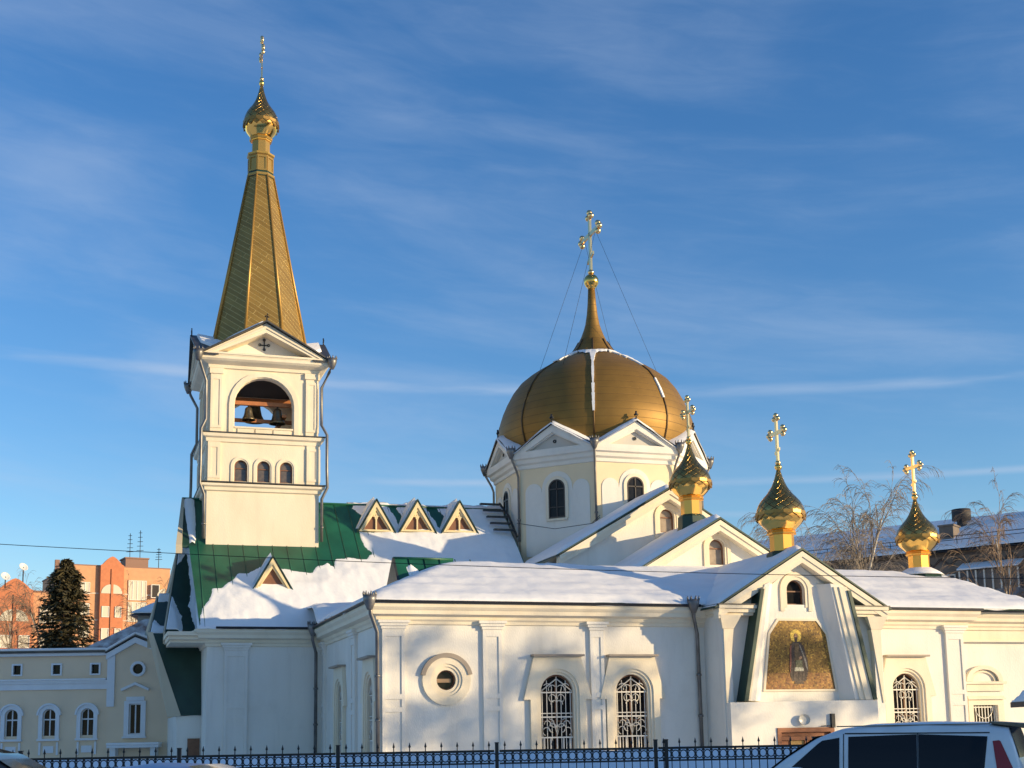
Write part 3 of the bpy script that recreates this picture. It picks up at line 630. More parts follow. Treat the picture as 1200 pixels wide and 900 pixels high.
# ---- nave roof: green standing seam metal, half covered with snow
def inpoly_sd(poly,u,v):
    d=1e9; ins=False; n=len(poly)
    for k in range(n):
        x0,y0=poly[k];x1,y1=poly[(k+1)%n]
        dx,dy=x1-x0,y1-y0; t=max(0,min(1,((u-x0)*dx+(v-y0)*dy)/(dx*dx+dy*dy+1e-9)))
        d=min(d,math.hypot(u-x0-t*dx,v-y0-t*dy))
        if (y0>v)!=(y1>v) and u<(x1-x0)*(v-y0)/(y1-y0)+x0: ins=not ins
    return d if ins else -d
def nave_roof():
    mb=MB(rawT); ug=4.28
    A=[(3.55,59.4,10.37),(4.3,62.1,12.87),(3.55,64.8,10.37)]
    mb.prism([(4.3,54.92,6.22),(19.6,54.92,6.22),(19.6,62.1,12.87),(3.95,62.1,12.87)],[(4.3,54.92,6.205),(19.6,54.92,6.205),(19.6,62.1,12.75),(3.95,62.1,12.75)])
    mb.prism([(4.3,69.7,5.84),(19.6,69.7,5.84),(19.6,62.1,12.87),(3.95,62.1,12.87)],[(4.3,69.7,5.74),(19.6,69.7,5.74),(19.6,62.1,12.75),(3.95,62.1,12.75)])
    rf=part('roof',mb,GREEN)
    mb=MB(rawT)
    for k in range(24):
        u=4.5+.66*k; mb.tube([(u,54.94,nave_z(54.94)+.012),(u,62.05,nave_z(62.05)+.012)],.02,4)
    mb.tube([(3.95,62.1,12.9),(19.6,62.1,12.9)],.06,6); finish('standing_seam',mb,GREEN,rf)
    bound=[(4.25,54.5),(4.40,55.5),(4.49,55.9),(4.83,56.25),(4.98,56.92),(5.42,57.02),(5.82,57.4),(6.06,57.64),(6.52,57.79),(7.6,58.3),(8.6,57.94),(9.35,57.86),(9.67,58.21),(10.22,58.47),(10.45,58.25),(10.61,58.73),(11.53,58.75),(12.08,58.72),(12.40,59.08),(12.10,59.6),(12.02,60.05),(12.05,60.42),(12.9,60.3),(12.5,61.3),(11.95,61.9),(12.2,62.2),(12.9,62.3),(13.3,62.4),
           (13.75,62.3),(14.0,61.3),(14.05,60.6),(14.3,60.6),(14.4,61.5),(14.2,62.0),(14.8,62.4),(15.6,62.3),(15.9,61.3),(16.0,60.8),(16.25,60.7),(16.5,61.6),(16.2,62.1),(17,62.4),(19.7,62.4),(19.7,54.4)]
    def zf(u,v):
        sd=inpoly_sd(bound,u,v)+.10*fbm(u*2.2,v*2.2,1)
        e=v-54.42
        t=.13*sstep(-.0,.9,sd)-.10*sstep(.0,-.15,sd)
        t=t*(.45+.55*sstep(.0,.9,e))+.02
        return nave_z(v)+t+(.022*fbm(u*2.6,v*.8,4)+.06*max(0,fbm(u*.5,v*.8,6)))*sstep(0,.8,sd)
    hf('roof_snow',4.2,19.7,54.44,62.4,.085,zf,SNOW,rf,mask=lambda u,v: inpoly_sd(bound,u,v)>-.45,skirt=.05)
    # snow lip along the eave of the lower roof
    # stepped gables of the west front seen in profile
    def bare(poly,u,v): return inpoly_sd(poly,u,v)
    for (ur,zr,hw,ze,uf,ub,patch) in ((3.55,10.42,4.55,6.25,3.05,4.2,[(3.25,60.6),(4.15,61.8),(4.25,59.6),(4.1,58.8),(4.35,57.6),(3.8,57.3),(3.75,58.3),(3.3,59.6)]),(2.7,8.25,3.5,6.15,2.45,3.4,[(2.65,61.4),(3.35,61.6),(3.4,59.8),(3.1,59.3),(2.8,59.6),(2.6,60.2)])):
        sl_=(zr-ze)/hw
        mb=MB(rawT)
        for sy in (-1,1):
            a=[(ur+.25,62,zr),(uf,62+sy*hw,ze),(uf,62+sy*hw,ze-.12),(ur+.25,62,zr-.12)]; b=[(5.2,62,zr),(5.2,62+sy*hw,ze),(5.2,62+sy*hw,ze-.12),(5.2,62,zr-.12)]
            mb.prism(a,b)
        r_=part('roof',mb,DGREEN)
        mb=MB(rawT)
        for sy in (-1,1):
            a=[(ur+.17,62,zr+.03),(uf-.08,62+sy*hw,ze+.03),(uf-.08,62+sy*hw,ze-.5),(ur+.17,62,zr-.5)]; b=[(ur+.235,62,zr+.03),(uf-.01,62+sy*hw,ze+.03),(uf+.1,62+sy*hw,ze-.5),(ur+.33,62,zr-.5)]
            mb.prism(a,b)
        finish('barge_board',mb,BEIGE,r_)
        mb=MB(); mb.T=lambda x,o,z:(4.0 if zr>9 else 3.2,62+x,z); mb.plate([(-hw+.3,4),(hw-.3,4),(0,5)],0,.2)
        mb2=MB(rawT); x0=4.0 if zr>9 else 3.2
        mb2.prism([(x0,62-hw+.3,ze-.35),(x0,62+hw-.3,ze-.35),(x0,62+hw-.3,ze-.2),(x0,62,zr-.4),(x0,62-hw+.3,ze-.2)],[(x0+.2,62-hw+.3,ze-.35),(x0+.2,62+hw-.3,ze-.35),(x0+.2,62+hw-.3,ze-.2),(x0+.2,62,zr-.4),(x0+.2,62-hw+.3,ze-.2)])
        part('gable',mb2,BEIGE)
        def zf(u,v,patch=patch,zr=zr,sl_=sl_,uf=uf,ur=ur):
            sd=-inpoly_sd(patch,u,v)+.07*fbm(u*3,v*2.5,9); t=.14*sstep(0,.3,sd)-.08*sstep(0,-.1,sd)
            return zr-sl_*abs(62-v)+t+.01
        def mk(v,uf=uf,ur=ur,hw=hw): return ur+.29+(uf-ur-.25)*(62-v)/hw
        hf('roof_snow',uf,5.2,62-hw+.02,62.0,.06,zf,SNOW,r_,umin=mk,skirt=.05)
    # verge of the upper gable
    mb=MB(rawT); mb.prism([(3.92,62.1,12.95),(3.52,59.2,10.3),(3.52,59.2,9.9),(3.92,62.1,12.4)],[(4.02,62.1,12.95),(3.78,59.2,10.3),(3.80,59.2,9.9),(4.05,62.1,12.4)]); finish('barge_board',mb,BEIGE,rf)
    mb=MB(rawT); mb.prism([(3.95,62.1,12.87),(3.6,59.3,10.29),(4.4,59.3,10.29),(4.4,62.1,12.87)],[(3.95,62.1,12.76),(3.6,59.3,10.18),(4.4,59.3,10.18),(4.4,62.1,12.76)]); finish('verge',mb,DGREEN,rf)
    def zs(u,v):
        t=.12*sstep(.12,-.1,abs(u-(4.25+.06*fbm(v*1.3,0,1)))-.16*sstep(58,62,v)-.04)-.05
        return nave_z(v)+t+.02
    hf('verge_snow',3.9,4.75,59.4,62.1,.06,zs,SNOW,rf)
    # slanting legs of the west porch
    mb=MB(rawT)
    mb.prism([(2.55,58.1,6.25),(4.62,58.1,6.25),(4.62,57.2,2.72),(3.75,57.2,2.72)],[(2.55,58.5,6.25),(4.62,58.5,6.25),(4.62,57.6,2.72),(3.75,57.6,2.72)])
    lg=part('porch_leg',mb,DGREEN)
    mb=MB(rawT); mb.prism([(2.36,58.35,6.3),(2.56,58.0,6.3),(3.76,57.1,2.68),(3.22,57.4,2.68)],[(2.40,58.6,6.3),(2.60,58.55,6.3),(3.80,57.65,2.68),(3.26,57.9,2.68)]); finish('barge_board',mb,BEIGE,lg)
    mb=MB(rawT); mb.box(3.6,4.6,57.3,66,0,2.7); part('wall',mb,WHITE)
    mb=MB(rawT); mb.box(4.05,4.55,57.25,57.298,0,1.75); part('door',mb,BROWN)
    # eave returns of the west front
    mb=MB(rawT)
    for z0,z1,o in ((5.62,5.74,.15),(5.74,5.9,.3),(5.9,6.06,.42)): mb.box(3.2-o*.5,4.6,55-o,58,z0+.001,z1)
    part('cornice_return',mb,CREAM)
nave_roof()
# ---- A-shaped dormers
def dormer():
    mb=MB(); h=1.48;hw=.84
    for a,b,o in ((1.0,.83,.10),(.83,.72,.04)):
        mb.ring([(-hw*a,.0),(hw*a,.0),(0,h*a)],[(-hw*b,.07*(1-b)*5),(hw*b,.07*(1-b)*5),(0,h*b-.04)],-.12,o)
    return mb
D0=part('dormer',dormer(),mat('cream_wood',(.74,.60,.34),.6,var=.1,scale=6),None,(12.84,60.4,11.33))
mb=MB(); mb.plate([(-.64,.06),(.64,.06),(0,1.10)],-.14,-.11); finish('pane',mb,BROWN,D0)
mb=MB(); mb.box(-.035,.035,-.1,-.02,.1,.95); mb.ring(circ(0,.80,.13,14),circ(0,.80,.06,14),-.1,-.01)
for k in range(4): a=PI/2*k; mb.ring(circ(.13*cos(a),.80+.13*sin(a),.075,10),circ(.13*cos(a),.80+.13*sin(a),.035,10),-.1,-.012)
finish('tracery',mb,MATS['cream_wood'],D0)
mb=MB(rawT)
for sx in (-1,1):
    a=[(0,-.14,1.53),(sx*.93,-.14,-.08),(sx*.93,-.14,-.0),(0,-.14,1.60)]
    mb.prism(a,[(0,1.75,1.53),(sx*.93,.5,-.08),(sx*.93,.5,0),(0,1.75,1.60)])
finish('roof',mb,DGREEN,D0)
mb=MB(rawT)
for sx in (-1,):
    mb.prism([(-.02,.22,1.58),(-.93,-.05+.25,.0),(-1.05,.2,.0),(-.06,.3,1.75)],[(-.02,1.85,1.55),(-.93,.6,.0),(-1.3,.3,-.2),(-.06,1.85,1.72)])
finish('snow',mb,SNOW,D0)
for q in ((14.85,60.4,11.38),(16.97,60.45,11.42),(7.50,56.9,8.0)):
    c=copy_tree(D0,church,(q[0]-CU,q[1]-CV,q[2]),0)
    if q[0]<8:
        for ch in list(c.children):
            if ch.name.startswith('tracery'): bpy.data.objects.remove(ch)
# ---- bell tower
TU,TV=7.37,61.93
def tower():
    H=2.52
    faces=[(0,-1),(-1,0),(0,1),(1,0)]
    def Tf(n,half): return frameT(TU+n[0]*half,TV+n[1]*half,n[0],n[1])
    loop=lambda h:[(TU-h,TV+h),(TU-h,TV-h),(TU+h,TV-h),(TU+h,TV+h)]
    mb=MB(rawT); mb.box(TU-H-.02,TU+H+.02,TV-H-.02,TV+H+.02,6,12.95); t=part('bell_tower',mb,CREAM)
    # tier with the three arched windows
    mb=MB()
    for n in faces:
        mb.T=Tf(n,H); mb.plate([(-H,13.0),(H,13.0),(H,15.3),(-H,15.3)],-.3,0,[arch(c,.29,13.3,14.0) for c in (-1.03,0,1.03)],back=False)
        for sx in (-1,1):
            x0,x1=(sx*H,sx*(H-.56)); a,b=min(x0,x1),max(x0,x1)
            mb.box(a,b,0.001,.06,13.15,15.1)
            mb.ring([(a+.0,13.4),(b-.0,13.4),(b-.0,14.95),(a+.0,14.95)],[(a+.14,13.52),(b-.14,13.52),(b-.14,14.83),(a+.14,14.83)],.06,.09)
        for c in (-1.03,0,1.03): mb.strip(arch(c,.46,13.25,14.0),arch(c,.35,13.25,14.0),0,.05); mb.box(c-.42,c+.42,0,.1,13.17,13.25)
    finish('window_tier',mb,CREAM,t)
    # open belfry tier
    H2=2.44
    mb=MB()
    for n in faces:
        mb.T=Tf(n,H2); mb.plate([(-H2,15.3),(H2,15.3),(H2,18.7),(-H2,18.7)],-.4,0,[arch(0,1.34,15.86,16.9)])
        for sx in (-1,1):
            x0,x1=(sx*H2,sx*(H2-.52)); a,b=min(x0,x1),max(x0,x1); mb.box(a,b,0.001,.08,15.45,18.55)
            mb.ring([(a,15.75),(b,15.75),(b,18.15),(a,18.15)],[(a+.12,15.87),(b-.12,15.87),(b-.12,18.03),(a+.12,18.03)],.08,.11)
            mb.box(a-.05,b+.05,.0,.14,18.3,18.56)
        mb.strip(arch(0,1.60,15.46,16.9),arch(0,1.38,15.46,16.9),.0,.07)
        for k in range(3): mb.box(-1.2+.82*k,-.46+.82*k,0,.05,15.52,15.78)
        mb.box(-1.34,1.34,-.42,.06,15.80,15.88)
    finish('belfry',mb,CREAM,t)
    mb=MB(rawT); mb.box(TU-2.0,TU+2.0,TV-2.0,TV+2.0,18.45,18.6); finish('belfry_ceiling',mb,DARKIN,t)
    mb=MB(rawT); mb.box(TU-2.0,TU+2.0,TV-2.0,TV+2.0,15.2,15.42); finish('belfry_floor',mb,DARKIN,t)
    mb=MB()
    mb.sweep([(0,12.8),(.10,12.84),(.12,12.98),(.24,13.04),(.26,13.14),(0,13.2)],loop(H+.02),True)
    mb.sweep([(0,15.08),(.08,15.1),(.10,15.26),(.22,15.32),(.26,15.46),(0,15.5)],loop(H),True)
    mb.sweep([(0,18.55),(.10,18.58),(.12,18.72),(.42,18.84),(.52,18.92),(.53,19.07),(0,19.1)],loop(H2),True)
    finish('cornice',mb,CREAM,t)
    mb=MB(); 
    for h,z in ((H+.30,13.2),(H+.28,15.5)): mb.sweep([(-.3,z-.0),(0,z-.02),(0,z+.03),(-.3,z+.06)],loop(h),True)
    finish('flashing',mb,GREYMETAL,t)
    # pediments on the four sides, crossed roofs behind
    mb=MB(); tp=MB(); rf=MB(); sn=MB()
    for n in faces:
        T=Tf(n,H2)
        mb.T=T;tp.T=T;rf.T=T;sn.T=T
        hw=2.98;z0=19.06;za=20.72
        mb.ring([(-hw,z0),(hw,z0),(0,za)],[(-hw+.80,z0+.16),(hw-.80,z0+.16),(0,za-.45)],-.26,.55)
        mb.ring([(-hw+.25,z0+.05),(hw-.25,z0+.05),(0,za-.12)],[(-hw+.5,z0+.12),(hw-.5,z0+.12),(0,za-.26)],.5,.60)
        tp.plate([(-hw+.5,z0),(hw-.5,z0),(0,za-.3)],-.4,-.25)
        for sx in (-1,1):
            a=[(0,.80,za+.02),(sx*(hw+.1),.66,z0-.03),(sx*(hw+.1),.66,z0+.04),(0,.80,za+.09)]
            rf.prism(a,[(0,-2.4,za+.02),(sx*(hw+.1),.66-(hw+.1)*.0-.9,z0-.03),(sx*(hw+.1),.66-.9,z0+.04),(0,-2.4,za+.09)])
            c=[(sx*.15,.5,za+.0),(sx*1.4,.4,za-.68),(sx*2.2,-.1,za-1.1),(sx*.9,-1.0,za-.45)]
            sn.prism([(x,o,z+.0) for x,o,z in c],[(x*1.0,o-.05,z+.14) for x,o,z in c])
    pd=finish('pediment',mb,CREAM,t); finish('tympanum',tp,WHITE,t); finish('roof',rf,GREYMETAL,t); finish('roof_snow',sn,SNOW,t)
    for n in faces:
        mb=MB(); mb.T=Tf(n,H2)
        mb.tube([(0,.72,20.8),(0,.72,20.96)],.035,5); mb.tube([(-.10,.72,20.98),(0,.72,21.03),(.03,.72,21.14)],.035,5); mb.tube([(0,.72,21.0),(.11,.72,20.95)],.03,5)
        finish('finial',mb,IRON,t)
        mb=MB(); mb.T=Tf(n,H2)   # small wrought cross in the tympanum
        mb.box(-.022,.022,-.24,-.2,19.62,20.16); mb.box(-.2,.2,-.24,-.205,19.86,19.91)
        for x,z in ((0,20.14),(-.2,19.9),(.2,19.9),(0,19.68)): mb.ring(circ(x,z,.07,10),circ(x,z,.042,10),-.24,-.21)
        finish('wrought_cross',mb,IRON,t)
    # windows of the tier
    W=MB(); W.strip(arch(0,.35,13.27,14.0),arch(0,.29,13.27,14.0),-.2,.02); w0=part('window',W,CREAM,None,(TU-1.03,TV-H,0)); glazed(w0,arch(0,.29,13.3,14.0),-.16,.05,((-.29,.29,13.9,13.94),),BROWN,mat('tower_glass',(.16,.12,.09),.15,c2=(.05,.05,.06),scale=2.5))
    for n in ((0,-1),(-1,0)):
        for c in (-1.03,0,1.03):
            if n==(0,-1) and c==-1.03: continue
            q=Tf(n,H)(c,0,0); place_window(w0,q,*n)
    # spire: octagonal, metal scales between raised hips
    mb=MB(); hp=MB(); R0,R1,z0,z1=2.36,.64,20.1,29.1
    for k in range(8):
        a=PI/8+PI/4*k; b=a+PI/4
        P=[(TU+R0*cos(a),TV+R0*sin(a),z0),(TU+R0*cos(b),TV+R0*sin(b),z0),(TU+R1*cos(b),TV+R1*sin(b),z1),(TU+R1*cos(a),TV+R1*sin(a),z1)]
        w0_=R0*sin(PI/8);w1_=R1*sin(PI/8)
        mb.face([mb.raw(p) for p in P],((-w0_,0),(w0_,0),(w1_,9.2),(-w1_,9.2)))
        hp.T=rawT; hp.tube([(TU+(R0+.02)*cos(a),TV+(R0+.02)*sin(a),z0),(TU+(R1+.02)*cos(a),TV+(R1+.02)*sin(a),z1)],.075,6,.05)
    sp=part('spire',mb,SPIRE); finish('hip_roll',hp,mat('spire_roll',(.40,.235,.06),.4,metal=.5),sp)
    mb=MB(); mb.lathe([(.66,29.0),(.71,29.06),(.71,29.16),(.63,29.2),(.61,30.1),(.69,30.16),(.71,30.24),(.50,30.30),(.46,30.34),(.45,31.0),(.56,31.02),(.60,31.1),(.56,31.16),(.45,31.2)],(TU,TV,0),8,False,PI/8)
    for k in range(8):
        a=PI/4*k; n=(cos(a),sin(a)); mb.T=frameT(TU+n[0]*.58,TV+n[1]*.58,*n)
        mb.ring([(-.23,29.28),(.23,29.28),(.23,30.04),(-.23,30.04)],[(-.16,29.35),(.16,29.35),(.16,29.97),(-.16,29.97)],-.06,.03)
    finish('lantern',mb,mat('spire_sheet_plain',(.46,.28,.07),.34,metal=.6),sp)
    # drainpipes at the corners
    for sx,sy in ((-1,-1),(1,-1),(-1,1)):
        cx=TU+sx*(H+.12); cy_=TV+sy*(H+.12)
        drain([(TU+sx*3.05,TV+sy*3.05,19.0),(TU+sx*2.95,TV+sy*2.95,18.6),(cx,cy_,17.9),(cx,cy_,16.1),(TU+sx*(H+.34),TV+sy*(H+.34),15.6),(TU+sx*(H+.34),TV+sy*(H+.34),14.0),(TU+sx*(H+.36),TV+sy*(H+.36),13.1),(TU+sx*(H+.14),TV+sy*(H+.14),12.6),(TU+sx*(H+.14),TV+sy*(H+.14),10.6)])
    # bell beams
    mb=MB(rawT); mb.box(TU-2.1,TU+2.1,TV-1.75,TV-1.55,17.1,17.28); mb.box(TU-2.1,TU+2.1,TV+.2,TV+.42,17.75,17.95)
    part('bell_beam',mb,BEAM)
    mb=MB(rawT); mb.box(TU-2.1,TU+2.1,TV-1.35,TV-1.2,16.38,16.54); mb.box(TU+.9,TU+1.1,TV-2.0,TV+2.0,16.54,16.66); part('bell_beam',mb,BEAM)
tower()
def bell_prof(s): return [(.04*s,1.0*s),(.16*s,.98*s),(.26*s,.88*s),(.30*s,.6*s),(.36*s,.32*s),(.46*s,.12*s),(.55*s,0),(.50*s,-.01*s),(.40*s,.1*s)]
def bell(u,v,ztop,s,label,bar):
    t=thing('bell',label,'bell',cw(u,v,ztop-s),PSI,'bells hanging in the bell tower')
    mb=MB(); mb.lathe(bell_prof(s),(0,0,0),20); finish('bell_body',mb,BRONZE,t)
    mb=MB(rawT); mb.tube([(0,0,.95*s),(0,0,s+bar)],.05,6); mb.ring; finish('hanger',mb,IRON,t)
    mb=MB(); mb.lathe([(.02,.8*s),(.02,.1*s),(.07*s,.03*s),(.07*s,-.06*s),(.02,-.1*s)],(0,0,0),8); finish('clapper',mb,IRON,t)
bell(TU-.62,TV-1.65,17.02,.62,'smaller of the two bronze bells on the orange beam, hanging left',.2)
bell(TU+.72,TV-1.65,17.02,.74,'larger of the two bronze bells on the orange beam, hanging right',.2)
bell(TU-.1,TV+.3,17.75,.95,'big dark bell hung behind the two small bells in the tower',.2)
# ---- drum and great dome
DU,DV=24.87,62.1
def drum():
    Rc=5.30; ap=Rc*cos(PI/8); hwf=Rc*sin(PI/8)
    mb=MB(); mb.lathe([(Rc,8.0),(Rc,15.1)],(DU,DV,0),8,False,PI/8); d=part('drum',mb,YELL)
    panel=MB(); cor=MB(); ped=MB(); tym=MB(); rf=MB(); fin=MB()
    W=MB(); W.strip(arch(0,.60,11.95,13.45),arch(0,.44,11.95,13.45),.0,.09); W.box(-.55,.55,0,.16,11.86,11.95)
    w0=None
    prof=[(0,14.55),(.08,14.58),(.1,14.74),(.24,14.82),(.28,14.98),(.42,15.04),(.44,15.2),(0,15.22)]
    pts=[(DU+Rc*cos(-PI/8-PI/4*k),DV+Rc*sin(-PI/8-PI/4*k)) for k in range(8)]
    # outward must be right of travel: go counter-clockwise
    pts=[(DU+Rc*cos(PI/8+PI/4*k),DV+Rc*sin(PI/8+PI/4*k)) for k in range(8)]
    cor.sweep(prof,pts,True)
    for k in range(8):
        a=PI/4*k-PI/2; n=(cos(a),sin(a)); T=frameT(DU+n[0]*ap,DV+n[1]*ap,*n)
        for q in (panel,ped,tym,rf,fin): q.T=T
        # white field with three round heads painted under the cornice
        out=[(-1.72,10.2),(-1.72,13.35)]+[(-1.27-.45*cos(PI*j/8),13.35+.45*sin(PI*j/8)) for j in range(1,8)]+[(-.84,13.30)]+[(-.80*cos(PI*j/12),13.5+.80*sin(PI*j/12)) for j in range(1,12)]+[(.84,13.30)]+[(1.27-.45*cos(PI*j/8),13.35+.45*sin(PI*j/8)) for j in range(1,8)]+[(1.72,13.35),(1.72,10.2)]
        panel.plate(out,.0,.03)
        hw=hwf+.30; z0,za=15.2,16.55; 
        ped.ring([(-hw,z0-.02),(hw,z0-.02),(0,za)],[(-hw+.85,z0+.16),(hw-.85,z0+.16),(0,za-.38)],-.6,.44)
        ped.ring([(-hw+.85,z0+.16),(hw-.85,z0+.16),(0,za-.38)],[(-hw+1.0,z0+.2),(hw-1.0,z0+.2),(0,za-.45)],-.6,.34)
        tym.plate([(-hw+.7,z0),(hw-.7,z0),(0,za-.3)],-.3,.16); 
        for sx in (-1,1):
            q=[(0,.50,za+.02),(sx*(hw+.05),.50,z0),(sx*(hw+.05),.50,z0+.05),(0,.50,za+.08)]
            rf.prism(q,[(0,-2.2,za+.02),(sx*.85,-2.2,z0+.9),(sx*.85,-2.2,z0+.95),(0,-2.2,za+.08)])
        fin=MB(T)
        fin.tube([(0,.46,za+.05),(0,.46,za+.25)],.04,5); fin.tube([(-.09,.46,za+.3),(0,.46,za+.38),(.08,.46,za+.3)],.06,5); fin.tube([(0,.46,za+.3),(.0,.46,za+.5)],.05,5)
        finish('finial',fin,IRON,d)
        fin=MB(T); fin.ring(circ(.0,z0+.55,.09,12),circ(0,z0+.55,.04,12),.14,.2); finish('rosette',fin,IRON,d)
        if k in (0,1,7,6,2):
            q=T(0,0,0)
            if w0 is None:
                w0=part('window',W,CREAM,None,q,rz_of(*n)); glazed(w0,arch(0,.44,12.0,13.45),.045,.06,((-.025,.025,12,13.85),(-.44,.44,13.38,13.44),(-.44,.44,12.5,12.54)),mat('dark_frame',(.05,.04,.035),.5))
            else: place_window(w0,q,*n)
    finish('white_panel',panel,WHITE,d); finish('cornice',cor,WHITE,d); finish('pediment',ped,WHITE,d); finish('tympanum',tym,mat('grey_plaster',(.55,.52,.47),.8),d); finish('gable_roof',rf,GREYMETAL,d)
    # snow lying between the little gables and the dome
    mb=MB(); n=160
    rings=[]
    for rr,base in ((5.78,.05),(5.6,.22),(5.2,.30),(4.7,.34)):
        row=[]
        for j in range(n):
            a=2*PI*j/n; loc=((a+PI/8)%(PI/4))-PI/8; 
            x=rr*abs(math.tan(loc)); zz=15.24+1.28*max(0,1-x/2.2)
            row.append(mb.raw((DU+rr*cos(a)/cos(loc)*.945,DV+rr*sin(a)/cos(loc)*.945,zz+base+(.05*fbm(j*.2,rr,3) if base else 0))))
        rings.append(row)
    for k in range(3):
        for j in range(n): mb.face((rings[k][j],rings[k][(j+1)%n],rings[k+1][(j+1)%n],rings[k+1][j]),smooth=True)
    finish('roof_snow',mb,SNOW,d)
    # drainpipes on the corners
    for k in range(8):
        a=PI/8+PI/4*k; c_,s_=cos(a),sin(a)
        if s_>.5: continue
        pt=lambda r,z:(DU+r*c_,DV+r*s_,z)
        drain([pt(5.85,15.35),pt(5.8,15.05),pt(5.5,14.5),pt(5.40,14.2),pt(5.40,11.0)],r=.06)
    # great dome
    prof=[(4.5,15.3),(4.72,16.0),(4.9,16.6),(4.95,17.1),(4.87,17.6),(4.73,18.05),(4.50,18.6),(4.2,19.17),(3.85,19.65),(3.43,20.03),(3.0,20.34),(2.59,20.6),(2.2,20.84),(1.87,20.99),(1.55,21.14),(1.29,21.33),(1.08,21.56),(.92,21.8),(.74,22.1),(.60,22.4),(.47,22.75),(.38,23.05),(.29,23.6),(.23,24.2),(.18,25.1)]
    prof=[(r*(1.028 if z<19.5 else 1.0+.028*max(0,(20.9-z)/1.4)),z) for r,z in prof]
    mb=MB(); mb.lathe(prof,(DU,DV,0),64,True,0,uvn=8,uvz=.62); dm=part('great_dome',mb,DOME)
    rb=MB(rawT)
    for k in range(8):
        a=PI/8+PI/4*k; 
        rb.tube([(DU+(r+.01)*cos(a),DV+(r+.01)*sin(a),z) for r,z in prof[1:19]],.05,6)
    finish('rib',rb,RIBM,dm)
    # streaks of snow caught on the ribs and at the neck
    random.seed(5)
    for k,rng in ((5,(3,14)),(6,(9,15)),(6,(5,7)),(4,(11,15)),(7,(8,13))):
        a=PI/8+PI/4*k; sn=MB(rawT)
        for i in range(rng[0],rng[1]):
            r0,z0=prof[i];r1,z1=prof[i+1]
            w0_=.03+.03*random.random() if k==5 else .05+.06*random.random()
            if i>9: w0_*=1.5+.5*(i-9)
            w1_=.05+.03*random.random() if i<9 else .05*(1.5+.5*(i-8))
            q=[]
            for r,z,wd,sg in ((r0,z0,w0_,-1),(r0,z0,w0_,1),(r1,z1,w1_,1),(r1,z1,w1_,-1)):
                q.append((DU+(r+.075)*cos(a)-sg*wd*sin(a),DV+(r+.075)*sin(a)+sg*wd*cos(a),z+.03))
            lo=[(x+(DU-x)*.03,y+(DV-y)*.03,z-.05) for x,y,z in q]
            sn.prism(lo,q)
        finish('snow_streak',sn,SNOW,dm)
    sn=MB(rawT)
    n=40; row0=[];row1=[];row2=[]
    for j in range(n+1):
        a=-PI*.625+PI*.40*(j/n-.5); e=sin(PI*j/n); k_=.5+.5*fbm(j*.25,0,2)
        row0.append(sn.raw((DU+1.28*cos(a),DV+1.28*sin(a),21.34))); rr=1.30+(.35+.75*k_)*e
        row1.append(sn.raw((DU+(1.30+(rr-1.30)*.5)*cos(a),DV+(1.30+(rr-1.30)*.5)*sin(a),21.36-(rr-1.30)*.22+.03)))
        row2.append(sn.raw((DU+rr*cos(a),DV+rr*sin(a),21.34-(rr-1.29)*.5-.01)))
    for j in range(n): sn.face((row0[j],row0[j+1],row1[j+1],row1[j]),smooth=True); sn.face((row1[j],row1[j+1],row2[j+1],row2[j]),smooth=True)
    finish('snow',sn,SNOW,dm)
    mb=MB(); mb.lathe([(.17,25.0),(.22,25.06),(.22,25.12),(.3,25.16)]+[(.40*cos(t),25.45+.40*sin(t)) for t in [R(-40+13*k) for k in range(10)]]+[(.1,25.84),(.08,25.9)],(DU,DV,0),24); finish('ball',mb,mat('ball_gold',(.80,.50,.13),.18,metal=1),dm)
    X=finish('cross',cross_mb(3.45,1.15,.115),GOLDX,dm,(DU,DV,25.85))
    gw=MB(rawT)
    for dv,(ru,rv) in ((-.8,(2.6,-2.3)),(.8,(2.6,2.3)),(-.8,(-2.6,-2.3)),(.8,(-2.6,2.3))): gw.tube([(DU,DV+dv,28.0),(DU+ru,DV+rv,19.95)],.009,4)
    finish('guy_wire',gw,IRON,dm)
def cross_mb(h,arm,t):
    """orthodox cross, arms along v, trefoil tips"""
    mb=MB(rawT)
    mb.box(-t*.5,t*.5,-t,t,0,h*.93); zb=h*.64; mb.box(-t*.5,t*.5,-arm,arm,zb-t,zb+t)
    def knob(y,z): 
        mb.lathe([(.0,-t*1.5),(t*1.0,-t*1.1),(t*1.5,0),(t*1.0,t*1.1),(.0,t*1.5)],(0,y,z),8)
    for y,z,dy,dz in ((0,h*.93,0,1),(-arm,zb,-1,0),(arm,zb,1,0)):
        d=t*1.9; knob(y+dy*d,z+dz*d); knob(y+(1 if dz else 0)*d,z+(0 if dz else 1)*d); knob(y-(1 if dz else 0)*d,z-(0 if dz else 1)*d)
    zf=h*.24; mb.prism([(-t*.4,-arm*.36,zf+arm*.14),(-t*.4,arm*.36,zf-arm*.14),(-t*.4,arm*.36,zf-arm*.14+t*1.5),(-t*.4,-arm*.36,zf+arm*.14+t*1.5)],[(t*.4,-arm*.36,zf+arm*.14),(t*.4,arm*.36,zf-arm*.14),(t*.4,arm*.36,zf-arm*.14+t*1.5),(t*.4,-arm*.36,zf+arm*.14+t*1.5)])
    mb.lathe([(t*1.2,0),(t*1.6,t),(t*1.0,t*2)],(0,0,0),10)
    return mb
drum()
